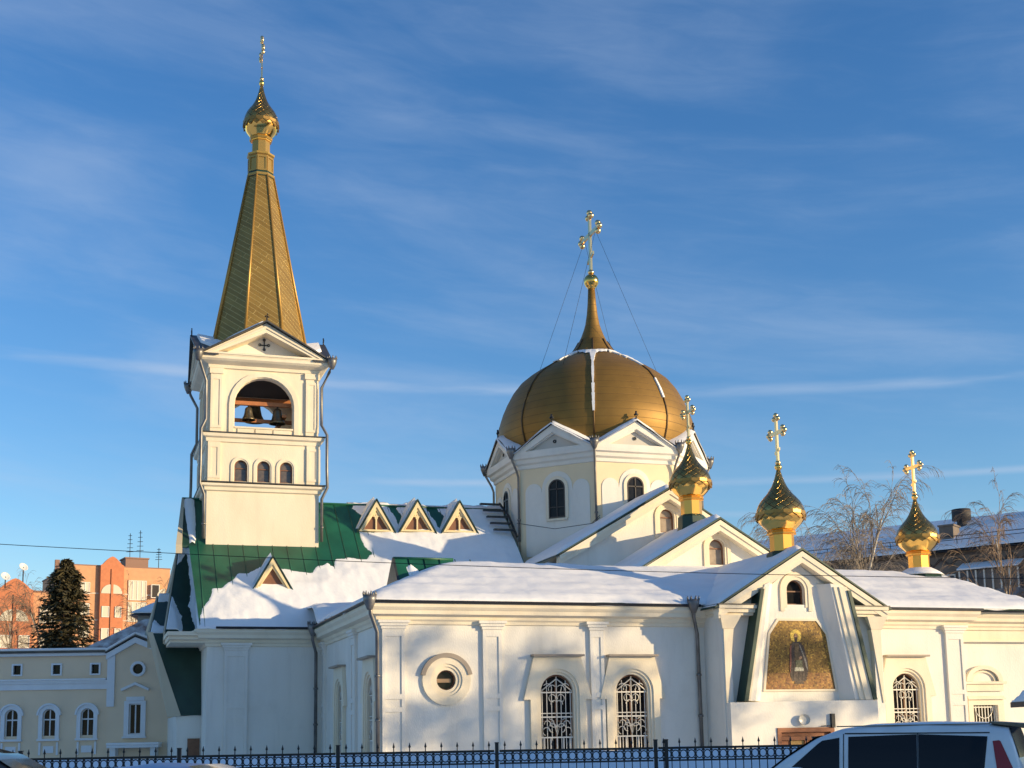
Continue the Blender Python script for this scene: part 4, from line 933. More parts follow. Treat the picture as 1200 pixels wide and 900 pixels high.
# ---- small onion domes
def onion():
    prof=[(.49,.77),(.60,.89),(.74,1.02),(.84,1.15),(.905,1.3),(.925,1.45),(.90,1.6),(.835,1.78),(.74,1.94),(.62,2.08),(.50,2.21),(.40,2.34),(.30,2.50),(.22,2.68),(.15,2.88),(.10,3.05),(.07,3.18)]
    mb=MB(); mb.lathe(prof[4:],(0,0,0),32,True,0,uvn=9,uvz=2.4); o=part('onion_dome',mb,SHING,None,(US,51.1,11.0))
    # polished bowl under the scales
    mb=MB(); mb.lathe(prof[:6],(0,0,0),24,True,0); finish('bowl',mb,GOLD,o)
    mb=MB(rawT)
    for k in range(16):
        a=2*PI*k/16; b=a+2*PI/16; P=lambda t,rr,z:(rr*cos(t),rr*sin(t),z)
        for z0,z1,r0,r1,sh in ((1.50,1.27,.95,.965,0),(1.40,1.17,.94,.94,.5)):
            a_=a+sh*(b-a); b_=b+sh*(b-a); c_=(a_+b_)/2
            i0=[mb.raw(P(a_,r0,z0)),mb.raw(P(b_,r0,z0)),mb.raw(P(b_,r1-.01,(z0+z1)/2)),mb.raw(P(c_,r1,z1)),mb.raw(P(a_,r1-.01,(z0+z1)/2))]; mb.face(i0)
            i1=[mb.raw(P(a_,r0-.03,z0)),mb.raw(P(b_,r0-.03,z0)),mb.raw(P(b_,r1-.05,(z0+z1)/2)),mb.raw(P(c_,r1-.05,z1)),mb.raw(P(a_,r1-.05,(z0+z1)/2))]
            for q in range(5): mb.face((i0[q],i0[(q+1)%5],i1[(q+1)%5],i1[q]))
    finish('scale_rim',mb,mat('rim_gold',(.34,.20,.055),.42,metal=.8),o)
    mb=MB(); mb.lathe([(.46,.0),(.46,.62),(.54,.64),(.56,.70),(.52,.74),(.56,.78),(.5,.8)],(0,0,0),8,False,PI/8); finish('drum',mb,mat('drum_gold',(.85,.44,.09),.28,metal=.75),o)
    mb=MB(); mb.lathe([(.74,-1.0),(.62,-.55),(.60,-.10),(.5,.0)],(0,0,0),8,False,PI/8); finish('base',mb,DGREEN,o)
    mb=MB(); mb.lathe([(.07,3.1)]+[(.14*cos(t),3.27+.14*sin(t)) for t in [R(-60+20*k) for k in range(8)]]+[(.04,3.42)],(0,0,0),14); finish('ball',mb,GOLD,o)
    finish('cross',cross_mb(1.92,.48,.07),GOLDX,o,(0,0,3.38))
    return o
O1=onion()
def put_onion(u,v,z,s): c=copy_tree(O1,church,(u-CU,v-CV,z)); c.scale=(s,s,s); return c
put_onion(US,43.45,8.33,1.0); put_onion(34.55,48.6,8.47,1.0)
c=put_onion(TU,TV,31.12-.77*1.2,.94); c.scale=(.94,.94,1.2)
# cap under the eastern onion and ladder on the nave roof
mb=MB(); mb.lathe([(1.15,7.95),(1.0,8.2),(.75,8.36),(.5,8.44)],(34.55,48.6,0),8,False,PI/8); b=part('dome_base',mb,DGREEN)
mb=MB(); mb.lathe([(1.05,8.22),(.9,8.34),(.74,8.44),(.52,8.56)],(34.55,48.6,0),20); finish('snow',mb,SNOW,b)
mb=MB(rawT)
for k in range(5): v=61.9-.42*k; mb.box(18.45+.05*k,19.5+.05*k,v-.12,v+.12,nave_z(v)+.42,nave_z(v)+.50)
mb.tube([(19.5,62,nave_z(62)+.45),(19.65,61,nave_z(61)+.6),(19.75,60,nave_z(60)+.3)],.06,5)
part('roof_ladder',mb,IRON)
# loose cables sagging round the drum
mb=MB(rawT); mb.tube([(19.75,60.0,11.9),(21,58,11.35),(22.5,57.0,11.5),(22.9,56.9,11.9)],.015,4); mb.tube([(20.2,57.5,10.0),(21.4,56.6,10.6),(22.9,56.9,11.8)],.015,4); part('cable',mb,IRON)
# ================================================================== overhead cable
mb=MB(rawT); P0=Vector((-30,20,5.95));P1=Vector((30,20,1.6+.8)); pts=[]
for k in range(41):
    t=k/40; x=-30+60*t; z=4.36-.052*x-.12*(1-(x/9)**2)*(1 if abs(x)<9 else 0)+.0; pts.append((x,20,z))
tag(finish('overhead_cable',mb,IRON),'thin dark cable strung across in front of the cathedral roofs','cable')
cab=bpy.data.objects['overhead_cable']
mb=MB(rawT); mb.tube(pts,.0055,5); me=bpy.data.meshes.new('overhead_cable'); me.from_pydata([tuple(p) for p in mb.v],[],mb.f); me.materials.append(IRON); cab.data=me
# ================================================================== iron fence
def fence():
    f=thing('iron_fence','black wrought iron fence with rings and spear points in front of cathedral','fence',(0,25,0))
    L_=3.0; mb=MB(rawT); n=20; p=L_/n
    for z,t in ((1.385,.022),(1.155,.016),(.25,.018)): mb.box(.05,L_-.05,-.018,.018,z-t,z+t)
    for k in range(1,n):
        x=p*k; mb.box(x-.008,x+.008,-.008,.008,.12,1.40)
        if k%2: mb.lathe([(.010,1.40),(.010,1.47),(.026,1.49),(.014,1.53),(.002,1.575)],(x,0,0),5)
    for k in range(n):
        x=p*(k+.5); pts=[(x+.064*cos(2*PI*j/14),0,1.27+.074*sin(2*PI*j/14)) for j in range(15)]; mb.tube(pts,.011,4,cap=False)
        for sx in (-1,1):
            for sz in (-1,1): mb.tube([(x+sx*.05,0,1.27+sz*.06),(x+sx*.072,0,1.27+sz*.098)],.012,4,cap=False)
    p0=finish('panel',mb,IRON,f,(-.36,0,0))
    po=MB(rawT); po.box(-.034,.034,-.034,.034,0,1.53); po.box(-.04,.04,-.04,.04,1.53,1.55); q0=finish('post',po,IRON,f,(-.36,0,0))
    for k in range(-5,4):
        if k:
            copy_tree(p0,f,(-.36+3*k,0,0)); copy_tree(q0,f,(-.36+3*k,0,0))
    copy_tree(q0,f,(2.84,0,0))
fence()
# ================================================================== vehicles
def vehicle(root,prof,L_,belt,zb,wmax,tumble,paint,glass_ranges,wheels,wr,tap=.20):
    """prof: top outline [(x,z)] from nose (0) to tail (L); section rounds over the roof"""
    def ztop(x):
        for (x0,z0),(x1,z1) in zip(prof,prof[1:]):
            if x0<=x<=x1: return z0+(z1-z0)*(x-x0)/(x1-x0+1e-9)
        return prof[-1][1]
    def wid(x,z,zt):
        e=min(x,L_-x); w_=wmax*(1-tap+tap*sstep(0,.7,e))
        if z<=belt: return w_*(1-.06*((belt-z)/belt)**2)
        return w_*(1-tumble*((z-belt)/(zb-belt))**1.3)
    mb=MB(rawT); n=72; secs=[]
    def section(x):
        zt=ztop(x); s=[]
        zs=[.24,.32,.55,.8,min(belt,zt-.12)]
        if zt-.1>belt+.02: zs+=[belt+(zt-.1-belt)*k/4 for k in range(1,5)]
        else: zs+=[min(belt,zt-.12)+.005*k for k in range(1,5)]
        half=[(wid(x,z,zt),z) for z in zs]; ww=half[-1][0]
        half+=[(ww-.035,zt-.045),(ww-.12,zt-.012),(ww*.5,zt+.008),(0,zt+.016)]
        return half
    for k in range(n+1):
        x=L_*k/n; h=section(x); secs.append([mb.raw((x,-y,z)) for y,z in h]+[mb.raw((x,y,z)) for y,z in h[-2::-1]])
    m_=len(secs[0])
    for k in range(n):
        for j in range(m_-1): mb.face((secs[k][j],secs[k+1][j],secs[k+1][j+1],secs[k][j+1]),smooth=True)
    mb.face(secs[0]); mb.face(secs[-1][::-1]); mb.face([s[0] for s in secs]+[s[-1] for s in secs[::-1]])
    finish('body',mb,paint,root)
    CG=mat('car_glass',(.008,.008,.010),.07,spec=.3); RUB=mat('tyre_rubber',(.02,.02,.02),.8); RIM=mat('wheel_rim',(.4,.4,.42),.35,metal=.9)
    for name,outline,*gm in glass_ranges:
        for sy in (-1,1):
            g=MB(rawT); 
            # subdivide the outline polygon on the body side as a thin lofted patch
            xs=[p[0] for p in outline]; x0,x1=min(xs),max(xs); N_=14
            def edge(x,up_):
                vals=[]
                for a,b in zip(outline,outline[1:]+outline[:1]):
                    if (a[0]-x)*(b[0]-x)<=0 and abs(a[0]-b[0])>1e-6: vals.append(a[1]+(b[1]-a[1])*(x-a[0])/(b[0]-a[0]))
                return (max if up_ else min)(vals)
            rows=[]
            for i in range(N_+1):
                x=x0+(x1-x0)*(.001+.998*i/N_); za,zb_=edge(x,False),edge(x,True); 
                rows.append([g.raw((x,sy*(wid(x,za+(zb_-za)*j/4,0)+.008),za+(zb_-za)*j/4)) for j in range(5)])
            for i in range(N_):
                for j in range(4): g.face((rows[i][j],rows[i+1][j],rows[i+1][j+1],rows[i][j+1]),smooth=True)
            finish(name,g,gm[0] if gm else CG,root)
    for (x0,x1,nm) in wheels['screens']:
        g=MB(rawT); rows=[]
        for i in range(9):
            x=x0+(x1-x0)*i/8; zt=ztop(x); ww=wid(x,max(belt,zt-.1),zt)-.12
            rows.append([g.raw((x,ww*(-1+2*j/8),zt+.018+.006*(1-abs(-1+j/4)))) for j in range(9)])
        for i in range(8):
            for j in range(8): g.face((rows[i][j],rows[i+1][j],rows[i+1][j+1],rows[i][j+1]),smooth=True)
        finish(nm,g,CG,root)
    for x in wheels['x']:
        for sy in (-1,1):
            g=MB(rawT); g.lathe([(wr*.62,-.1),(wr*.95,-.1),(wr,-.06),(wr,.06),(wr*.95,.1),(wr*.62,.1)],(0,0,0),24); wh=finish('wheel',g,RUB,root,(x,sy*(wmax-.10),wr)); wh.rotation_euler=(PI/2,0,0)
            g=MB(rawT); g.lathe([(.05,-.085),(wr*.3,-.08),(wr*.63,-.10),(wr*.63,.1),(wr*.3,.08),(.05,.085)],(0,0,0),20); finish('rim',g,RIM,wh)
    return ztop,wid
RUBBER=mat('black_rubber',(.015,.015,.016),.7)
def van():
    L_=4.4; a=R(28); rear=Vector((6.84,17.6,0)); d=Vector((-cos(a),sin(a),0)); nose=rear+d*L_
    t=thing('minivan','pale silver minivan with tinted windows and dusting of snow, parked right','van',nose,math.atan2(-d.y,-d.x))
    prof=[(0,.62),(.12,.82),(.5,.98),(1.0,1.10),(1.3,1.32),(1.7,1.57),(2.0,1.68),(2.4,1.735),(3.2,1.755),(3.9,1.73),(4.22,1.68),(4.33,1.30),(4.38,.95),(4.4,.7)]
    vehicle(t,prof,L_,.98,1.75,.85,.20,mat('van_paint',(.76,.78,.80),.38,metal=.1,var=.14,scale=2.2,coat=.3),
      [('front_window',[(1.22,1.03),(2.05,1.03),(2.05,1.57),(1.80,1.53)]),('rear_window',[(2.17,1.03),(3.08,1.03),(3.08,1.60),(2.17,1.58)]),('quarter_window',[(3.10,1.03),(3.93,1.05),(3.97,1.56),(3.10,1.60)]),('tail_light',[(4.03,1.50),(4.12,1.51),(4.30,1.05),(4.08,1.03)],mat('tail_red',(.30,.02,.025),.2)),('door_seam',[(2.10,.34),(2.112,.34),(2.112,1.62),(2.10,1.62)],RUBBER),('door_seam',[(3.085,.34),(3.097,.34),(3.097,1.62),(3.085,1.62)],RUBBER),('door_seam',[(1.16,.36),(1.172,.36),(1.30,1.0),(1.288,1.0)],RUBBER),('window_rail',[(2.12,1.615),(4.0,1.60),(4.0,1.615),(2.12,1.632)],RUBBER)],
      {'x':(.85,3.55),'screens':((1.02,1.72,'windscreen'),(4.228,4.335,'rear_screen'))},.32,.11)
    g=MB(rawT)
    g.prism([(3.98,-.60,1.728),(3.98,.60,1.728),(4.40,.56,1.655),(4.40,-.56,1.655)],[(3.98,-.60,1.752),(3.98,.60,1.752),(4.42,.56,1.715),(4.42,-.56,1.715)]); finish('spoiler',g,mat('dusty_trim',(.20,.16,.11),.5,var=.4,scale=6),t,bevel=.012)
    for sy in (-1,1):
        g=MB(rawT); g.box(1.40,1.56,sy*.84 if sy>0 else sy*1.02,sy*1.02 if sy>0 else sy*.84,1.02,1.18); finish('mirror',g,MATS['van_paint'],t,bevel=.03)
    g=MB(rawT); 
    for sy in (-1,1): g.box(2.0,4.0,min(sy*.64,sy*.66),max(sy*.64,sy*.66),1.712,1.728)
    finish('roof_rail',g,mat('dusty_trim',(.16,.13,.09)),t)
def sedan(name,label,cat,loc,rz,paint,H=1.45,suv=False):
    t=thing(name,label,cat,loc,rz)
    k=H/1.45; b=.92*k
    prof=[(0,.55),(.1,.72*k),(.6,.86*k),(1.25,.95*k),(1.75,1.27*k),(2.05,1.40*k),(2.6,1.45*k),(3.0,1.43*k),(3.4,1.33*k),(3.8,1.12*k if not suv else 1.28*k),(4.1,1.0*k),(4.4,.95*k),(4.46,.6)]
    vehicle(t,prof,4.46,b,1.45*k,.86,.26,paint,[('front_window',[(1.45,b+.04),(2.45,b+.04),(2.45,1.36*k),(2.05,1.32*k)]),('rear_window',[(2.53,b+.04),(3.55,b+.06),(3.2,1.33*k),(2.53,1.36*k)])],{'x':(.85,3.55),'screens':((1.3,2.0,'windscreen'),(3.05,3.75,'rear_screen'))},.31)
    for sy in (-1,1):
        g=MB(rawT); g.lathe([(.0,-.02),(.11,0),(.09,.05),(0,.06)],(0,0,0),12); o=finish('headlight',g,mat('headlight_glass',(.6,.62,.65),.1),t,(.06,sy*.6,.64)); o.rotation_euler=(0,-PI/2,0)
        g=MB(rawT); g.box(4.40,4.462,min(sy*.45,sy*.72),max(sy*.45,sy*.72),.72*k,.84*k); finish('tail_light',g,mat('tail_red',(.3,.02,.025)),t)
    return t
van()
sedan('snowy_car','frosty pale blue car in the bottom left corner, just its roof showing','car',(-6.2,13.6,0),R(-3),mat('frost_blue_paint',(.40,.48,.62),.45,metal=.2,var=.12,scale=2),1.46)
sedan('dark_car','dark grey brown car at the left edge of the photo, roof and rear window showing','car',(-10.0,17.0,0),R(4),mat('dark_taupe_paint',(.10,.09,.085),.35,metal=.3,var=.2,scale=2),1.66)
sedan('parked_car','white car behind the minivan, windscreen at the right edge of the photo','car',(7.05,19.4,0),R(-12),mat('white_car_paint',(.68,.71,.76),.35,var=.08,scale=2),1.72,True)
def kiosk():
    t=thing('entrance_canopy','black framed canopy with a thick snow cap at the right edge','canopy',(13.1,30,0),R(0))
    mb=MB(rawT); mb.prism([(-1.45,-1,2.10),(1.0,-1,2.95),(1.0,-1,3.07),(-1.45,-1,2.22)],[(-1.45,1,2.10),(1.0,1,2.95),(1.0,1,3.07),(-1.45,1,2.22)]); finish('canopy_roof',mb,IRON,t)
    mb=MB(rawT); mb.box(-1.0,-.9,-.85,-.75,0,2.3); mb.box(-1.0,-.9,.75,.85,0,2.3); mb.box(.8,.9,-.85,-.75,0,2.9); mb.box(.8,.9,.75,.85,0,2.9); mb.box(-1.05,-.85,-.9,.9,2.0,2.25); finish('post',mb,IRON,t)
    def zf(u,v): e=min(u+1.42,1-abs(v)); return 2.24+(u+1.45)*.347+.34*sstep(-.05,.45,e)+.02*fbm(u*2,v*2,1)
    hf('snow',-1.42,1.0,-1,1,.1,zf,SNOW,t,skirt=.05)
kiosk()
# ================================================================== parish house (left)
BUFF=mat('buff_plaster',(.80,.62,.43),.85,var=.08,scale=.6,bump=.1)
WTRIM=mat('white_trim',(.74,.75,.76),.7,var=.05,scale=2)
def parish():
    t=thing('parish_house','cream two-storey parish house with white trim, arched windows and gabled end bay','house',(-19.2,62,0),R(3))
    def P(nm,mb,m_): return finish(nm,mb,m_,t)
    aw=[-4.42,-2.68,-.92,-6.2,-8.0,-9.8]; sq=[-4.25,-2.42,-.62,-6.1,-7.9,-9.7]
    mb=MB(); mb.plate([(-14,-.2),(.0,-.2),(.0,5.85),(-14,5.85)],-.3,0,[arch(c,.30,2.0,2.95) for c in aw]+[[(c-.17,4.87),(c-.17,5.3),(c+.17,5.3),(c+.17,4.87)] for c in sq],back=False); mb.box(-14,0,-9,-.31,0,5.8); P('wall',mb,BUFF)
    mb=MB(); mb.plate([(.0,-.2),(3.2,-.2),(3.2,5.75),(1.28,6.5),(.0,5.75)],-.3,.18,[circ(1.42,5.05,.24),[(1.05,2.0),(1.05,3.42),(1.62,3.42),(1.62,2.0)]],back=False); mb.box(0,3.2,-9,-.31,0,5.8); P('wall',mb,BUFF)
    mb=MB(); mb.box(-14,-.0,.0,.18,4.42,4.5); mb.box(-14,0,0,.10,4.14,4.42); mb.box(-14,0,.0,.22,4.5,4.56); mb.box(-14,.0,.0,.22,5.72,5.85); P('cornice',mb,WTRIM)
    mb=MB(); mb.box(.0,.35,.18,.28,3.3,5.75); mb.box(2.75,3.1,.18,.28,3.3,5.75)
    for a,b in (((-.05,5.78),(1.28,6.55)),((1.28,6.55),(3.3,5.72))):
        mb.prism([(a[0],.1,a[1]-.28),(b[0],.1,b[1]-.28),(b[0],.1,b[1]),(a[0],.1,a[1])],[(a[0],.36,a[1]-.28),(b[0],.36,b[1]-.28),(b[0],.36,b[1]),(a[0],.36,a[1])])
    P('pilaster',mb,WTRIM)
    mb=MB(); mb.box(-14,-.05,-9,.34,5.86,5.95)
    for a,b in (((-.1,5.80),(1.28,6.60)),((1.28,6.60),(3.4,5.76))): mb.prism([(a[0],-9,a[1]),(b[0],-9,b[1]),(b[0],-9,b[1]+.06),(a[0],-9,a[1]+.06)],[(a[0],.42,a[1]),(b[0],.42,b[1]),(b[0],.42,b[1]+.06),(a[0],.42,a[1]+.06)])
    rf=P('roof',mb,GREYMETAL)
    mb=MB(); mb.box(-14,-.1,-9,.28,5.952,6.08)
    for a,b in (((-.1,5.87),(1.28,6.67)),((1.28,6.67),(3.4,5.83))): mb.prism([(a[0],-9,a[1]),(b[0],-9,b[1]),(b[0],-9,b[1]+.14),(a[0],-9,a[1]+.14)],[(a[0],.36,a[1]),(b[0],.36,b[1]),(b[0],.36,b[1]+.14),(a[0],.36,a[1]+.14)])
    mb.box(-14,-.05,.02,.3,4.562,4.64); finish('roof_snow',mb,SNOW,rf,bevel=.04)
    # arched window
    W=MB(); W.strip(arch(0,.48,1.85,2.95),arch(0,.30,1.85,2.95),0,.10); W.box(-.52,.52,0,.16,1.76,1.86); W.strip(arch(0,.56,2.85,2.95)[1:-1],arch(0,.48,2.85,2.95)[1:-1],0,.18)
    w0=finish('window',W,WTRIM,t,(aw[0],0,0)); glazed(w0,arch(0,.30,1.95,2.95),-.15,.04,((-.025,.025,1.95,3.2),(-.3,.3,2.72,2.78)),WTRIM)
    A=MB(); A.box(-.24,.24,0,.05,1.2,1.52); A.box(-.45,-.36,0,.06,1.1,1.7); A.box(.36,.45,0,.06,1.1,1.7); finish('apron',A,WTRIM,w0)
    for c in aw[1:]: copy_tree(w0,t,(c,0,0))
    W=MB(); W.ring([(-.25,4.8),(.25,4.8),(.25,5.38),(-.25,5.38)],[(-.17,4.87),(.17,4.87),(.17,5.3),(-.17,5.3)],-.2,.06); s0=finish('window',W,WTRIM,t,(sq[0],0,0))
    g=MB(); g.quad((-.17,-.15,4.87),(.17,-.15,4.87),(.17,-.15,5.3),(-.17,-.15,5.3)); finish('pane',g,GLASS,s0)
    for c in sq[1:]: copy_tree(s0,t,(c,0,0))
    W=MB(); W.ring(circ(0,5.05,.36),circ(0,5.05,.24),0,.1); r0=finish('window',W,WTRIM,t,(1.42,-.18,0)); g=MB(); g.plate(circ(0,5.05,.24),-.15,-.1); finish('pane',g,GLASS,r0)
    W=MB(); W.ring([(-.5,1.9),(.5,1.9),(.5,3.55),(-.5,3.55)],[(-.28,2.0),(.28,2.0),(.28,3.42),(-.28,3.42)],0,.1); W.box(-.55,.55,0,.2,1.82,1.9); W.box(-.42,.42,0,.06,3.56,3.75)
    for sx in (-1,1): W.prism([(sx*.62,0,4.02),(0,0,4.3),(0,0,4.42),(sx*.66,0,4.12)],[(sx*.62,.22,4.02),(0,.22,4.3),(0,.22,4.42),(sx*.66,.22,4.12)])
    r1=finish('window',W,WTRIM,t,(1.33,-.18,0)); glazed(r1,[(-.28,2.0),(.28,2.0),(.28,3.42),(-.28,3.42)],-.12,.05,((-.03,.03,2,3.42),),WTRIM)
    mb=MB(); mb.box(.25,2.6,.18,1.0,1.38,1.5); mb.box(.35,.6,.18,.8,1.0,1.38); mb.box(2.2,2.45,.18,.8,1.0,1.38); c_=P('canopy',mb,WTRIM); mb=MB(); mb.box(.22,2.63,.18,1.02,1.502,1.62); finish('snow',mb,SNOW,c_,bevel=.04)
parish()
# ================================================================== distant buildings, left
BRICK=mat('orange_brick',(.54,.19,.085),.85,var=.12,scale=3)
PEACH=mat('peach_brick',(.60,.31,.16),.85,var=.1,scale=2)
LITW=mat('pale_curtained_glass',(.62,.55,.42),.25)
def fan(mb,x,z,r,sx):
    pts=[(x,z)]+[(x+sx*r*cos(PI/2*k/8),z+r*1.0*sin(PI/2*k/8)) for k in range(9)]
    mb.plate(pts,.0,.06)
def brick_block(label,loc,rz,Wd,H,D,seed,cut):
    t=thing('apartment_building',label,'apartment building',loc,rz,'orange brick apartment buildings in the far left')
    mb=MB(); mb.box(0,Wd,-D,0,0,H); finish('wall',mb,PEACH,t)
    mb=MB(); x0,x1=cut
    mb.plate([(x0,0),(x1,0),(x1,H+.1)]+[((x0+x1)/2+(x1-x0)/2*.62*cos(PI*k/8)**3 if False else (x0+x1)/2+(x1-x0)/2*.8*(1-2*k/8),H+.25+.85*(1-abs(1-2*k/8)**1.5)) for k in range(9)]+[(x0,H+.1)],.0,.5); mb.box((x0+x1)/2-.12,(x0+x1)/2+.12,.5,.62,3,H-.3); finish('gabled_bay',mb,BRICK,t)
    mb=MB(); n_=int(H/2.9)
    for k in range(1,n_): mb.box(x1+.05,Wd-.05,0,.07,H-2.9*k-.15,H-2.9*k); mb.box(.05,x0-.05,0,.07,H-2.9*k-.15,H-2.9*k)
    finish('storey_band',mb,mat('pale_band',(.62,.50,.38),.8),t)
    if Wd-x1>4.5 and False:
        mb=MB(); mb.box(Wd-2.4,Wd+.02,.0,.35,0,H-.3); mb.plate([(x1+.9,0),(x1+4.3,0),(x1+4.3,2.0),(x1+.9,2.0)],0,.2); finish('brick_bay',mb,BRICK,t)
    return t
FR=mat('pale_frame',(.7,.66,.58),.6)
def apartments():
    t=brick_block('taller orange brick apartment building with fan windows behind the spruce','left',0,10,20,14,1,(2.6,5.3)) if False else None
    a=brick_block('taller orange brick apartment building with arched parapet behind the spruce',(-47.6,140,0),R(30),10.6,20.6,17,1,(2.9,5.4))
    def win(x0,x1,z0,z1,o=.02,cols=2,m_=LITW):
        mb=MB(); mb.ring([(x0,z0),(x1,z0),(x1,z1),(x0,z1)],[(x0+.07,z0+.07),(x1-.07,z0+.07),(x1-.07,z1-.07),(x0+.07,z1-.07)],0,o+.08)
        for k in range(1,cols): x=x0+(x1-x0)*k/cols; mb.box(x-.05,x+.05,0,o+.07,z0+.07,z1-.07)
        f=finish('window',mb,FR,a,(0,0,0)); g=MB(); g.quad((x0+.05,o+.03,z0+.05),(x1-.05,o+.03,z0+.05),(x1-.05,o+.03,z1-.05),(x0+.05,o+.03,z1-.05)); finish('pane',g,m_,f)
    for r,z in enumerate((17.6,15.0,12.6)):
        if r==0:
            mb=MB(); fan(mb,4.25,z,1.0,1); fan(mb,4.0,z,1.0,-1)
            for p in range(len(mb.v)): x,y,zz=mb.v[p]; mb.v[p]=(x,y-.5,zz)
            finish('window',mb,LITW,a)
        else: win(3.1,3.9,z,z+1.2,.52,1); win(4.5,5.2,z,z+1.2,.52,1)
    for z in (17.0,14.6): win(6.0,8.0,z,z+2.2,.05,4)
    for z in (12.5,10.2,7.9): win(6.0,8.0,z,z+1.5,.05,4)
    for z in (17.3,14.9): win(8.45,9.35,z,z+1.5,.36,1,DARKIN)
    for z in (17.5,15.2,12.8): win(.9,1.9,z,z+1.3,.03,2)
    mb=MB(); fan(mb,10.0,17.5,.9,-1); fan(mb,10.0,17.5,.35,1)
    for p in range(len(mb.v)): x,y,zz=mb.v[p]; mb.v[p]=(x,y-.37,zz)
    finish('window',mb,LITW,a)
    mb=MB(); mb.box(-.1,10.7,-17,-.1,20.601,20.75); mb.box(5.8,8.3,-3,-.6,20.752,21.7); mb.box(5.7,8.4,-3.1,-.5,21.7,21.85); mb.box(-.0,.5,-10,-9.6,20.752,22.4); finish('roof',mb,mat('tin_roof',(.25,.14,.10),.7),a)
    b=brick_block('lower orange brick apartment building with fan windows, at the left edge',(-46.6,110,0),R(28),8.0,14.6,12,2,(2.6,5.6))
    a=b
    mb=MB(); fan(mb,4.25,12.0,1.0,1); fan(mb,3.9,12.0,1.0,-1)
    for p in range(len(mb.v)): x,y,zz=mb.v[p]; mb.v[p]=(x,y-.5,zz)
    finish('window',mb,LITW,a)
    win(3.0,3.9,9.7,10.8,.52,1); win(4.5,5.4,9.7,10.8,.52,1); win(6.2,7.8,11.9,13.4,.03,3); win(6.2,7.8,9.4,10.8,.03,3); win(.6,1.8,11.9,13.2,.03,2)
    mb=MB(); mb.box(-.1,8.1,-12,.1,14.601,14.75); finish('roof',mb,MATS['tin_roof'],a)
    mb=MB(); mb.prism([(2.2,.5,8.2),(6.0,.5,8.2),(6,.5,9.2),(2.2,.5,9.2)],[(2.2,1.6,8.2),(6.0,1.6,8.2),(6,.55,9.2),(2.2,.55,9.2)]); finish('porch_roof',mb,mat('maroon_tin',(.12,.05,.045),.6),a)
    # dishes and masts
    for k,(x,y,z,r,lab) in enumerate(((-43.3,110.6,15.75,.42,'larger white satellite dish on the lower brick building, leftmost'),(-42.4,112.2,16.75,.40,'smaller grey satellite dish behind the arched parapet of the lower brick building'))):
        t=thing('satellite_dish',lab,'satellite dish',(x,y,14.75),R(20),'satellite dishes on the lower brick building')
        mb=MB(); mb.lathe([(.02,-.25*r),(.5*r,-.18*r),(.85*r,-.02*r),(r,.12*r),(.98*r,.16*r),(.83*r,.03*r),(.48*r,-.13*r),(.02,-.2*r)],(0,0,0),20); o=finish('dish',mb,mat('dish_paint',(.62,.62,.6),.4),t,(0,0,z-14.75)); o.rotation_euler=(R(60),0,R(30))
        mb=MB(rawT); mb.tube([(0,.1,0),(0,.1,z-14.75)],.06,6); finish('mast',mb,IRON,t)
    for x,y,h,lab in ((-43.2,146,4.2,'left of the twin rooftop antenna masts behind the arched parapet'),(-42.2,146.5,4.6,'right of the twin rooftop antenna masts behind the arched parapet'),(-40.2,147,2.6,'short antenna mast with cross arms right of the twin masts'),(-39.6,112.5,2.2,'thin antenna mast on the lower brick building, beside its dishes')):
        zb=20.7 if y>120 else 14.7; t=thing('antenna_mast',lab,'antenna',(x,y,zb),0,'antenna masts on the brick buildings')
        mb=MB(rawT); mb.tube([(0,0,0),(0,0,h)],.04,5); finish('mast',mb,IRON,t)
        mb=MB(rawT)
        for k in range(5): z=h*(.5+.11*k); mb.tube([(-.4+.05*k,0,z),(.4-.05*k,0,z)],.03,4)
        finish('element',mb,IRON,t)
    # small grey house and low snowy roof behind the parish house
    t=thing('grey_house','small grey house with a snowy hipped roof behind the west porch','house',(-20.6,76,0),R(8))
    mb=MB(); mb.box(-1.3,5,-6,0,0,8.9); finish('wall',mb,mat('grey_plaster_wall',(.42,.40,.38),.85,var=.1,scale=.8),t)
    mb=MB(); mb.prism([(-1.7,.4,8.9),(5.4,.4,8.9),(5.4,-6.4,8.9),(-1.7,-6.4,8.9)],[(.6,-2.9,10.4),(3.0,-2.9,10.4),(3.0,-3.1,10.4),(.6,-3.1,10.4)]); r_=finish('roof',mb,GREYMETAL,t)
    mb=MB(); mb.prism([(-1.6,.3,9.02),(.5,.3,9.02),(1.6,-2.9,10.45),(.62,-2.9,10.45)],[(-1.6,.3,9.1),(.5,.3,9.1),(1.6,-2.9,10.55),(.62,-2.9,10.55)]); finish('roof_snow',mb,SNOW,r_)
    mb=MB(); mb.box(.3,.9,.0,.05,7.2,8.2); finish('window',mb,GLASS,t)
    t=thing('low_shed','low shed with a snow-streaked brown roof behind the gabled bay','shed',(-24.5,72,0),R(-4))
    mb=MB(); mb.box(0,6.5,-5,0,0,6.2); finish('wall',mb,PEACH,t); mb=MB(); mb.prism([(-.3,.3,6.2),(6.8,.3,6.2),(6.8,-5.3,6.2),(-.3,-5.3,6.2)],[(3.5,-2,8.5),(6.0,-2,8.5),(6.0,-3,8.5),(3.5,-3,8.5)]); r_=finish('roof',mb,mat('snow_streaked_tile',(.66,.64,.62),.8,c2=(.20,.11,.08),scale=2.2),t)
apartments()
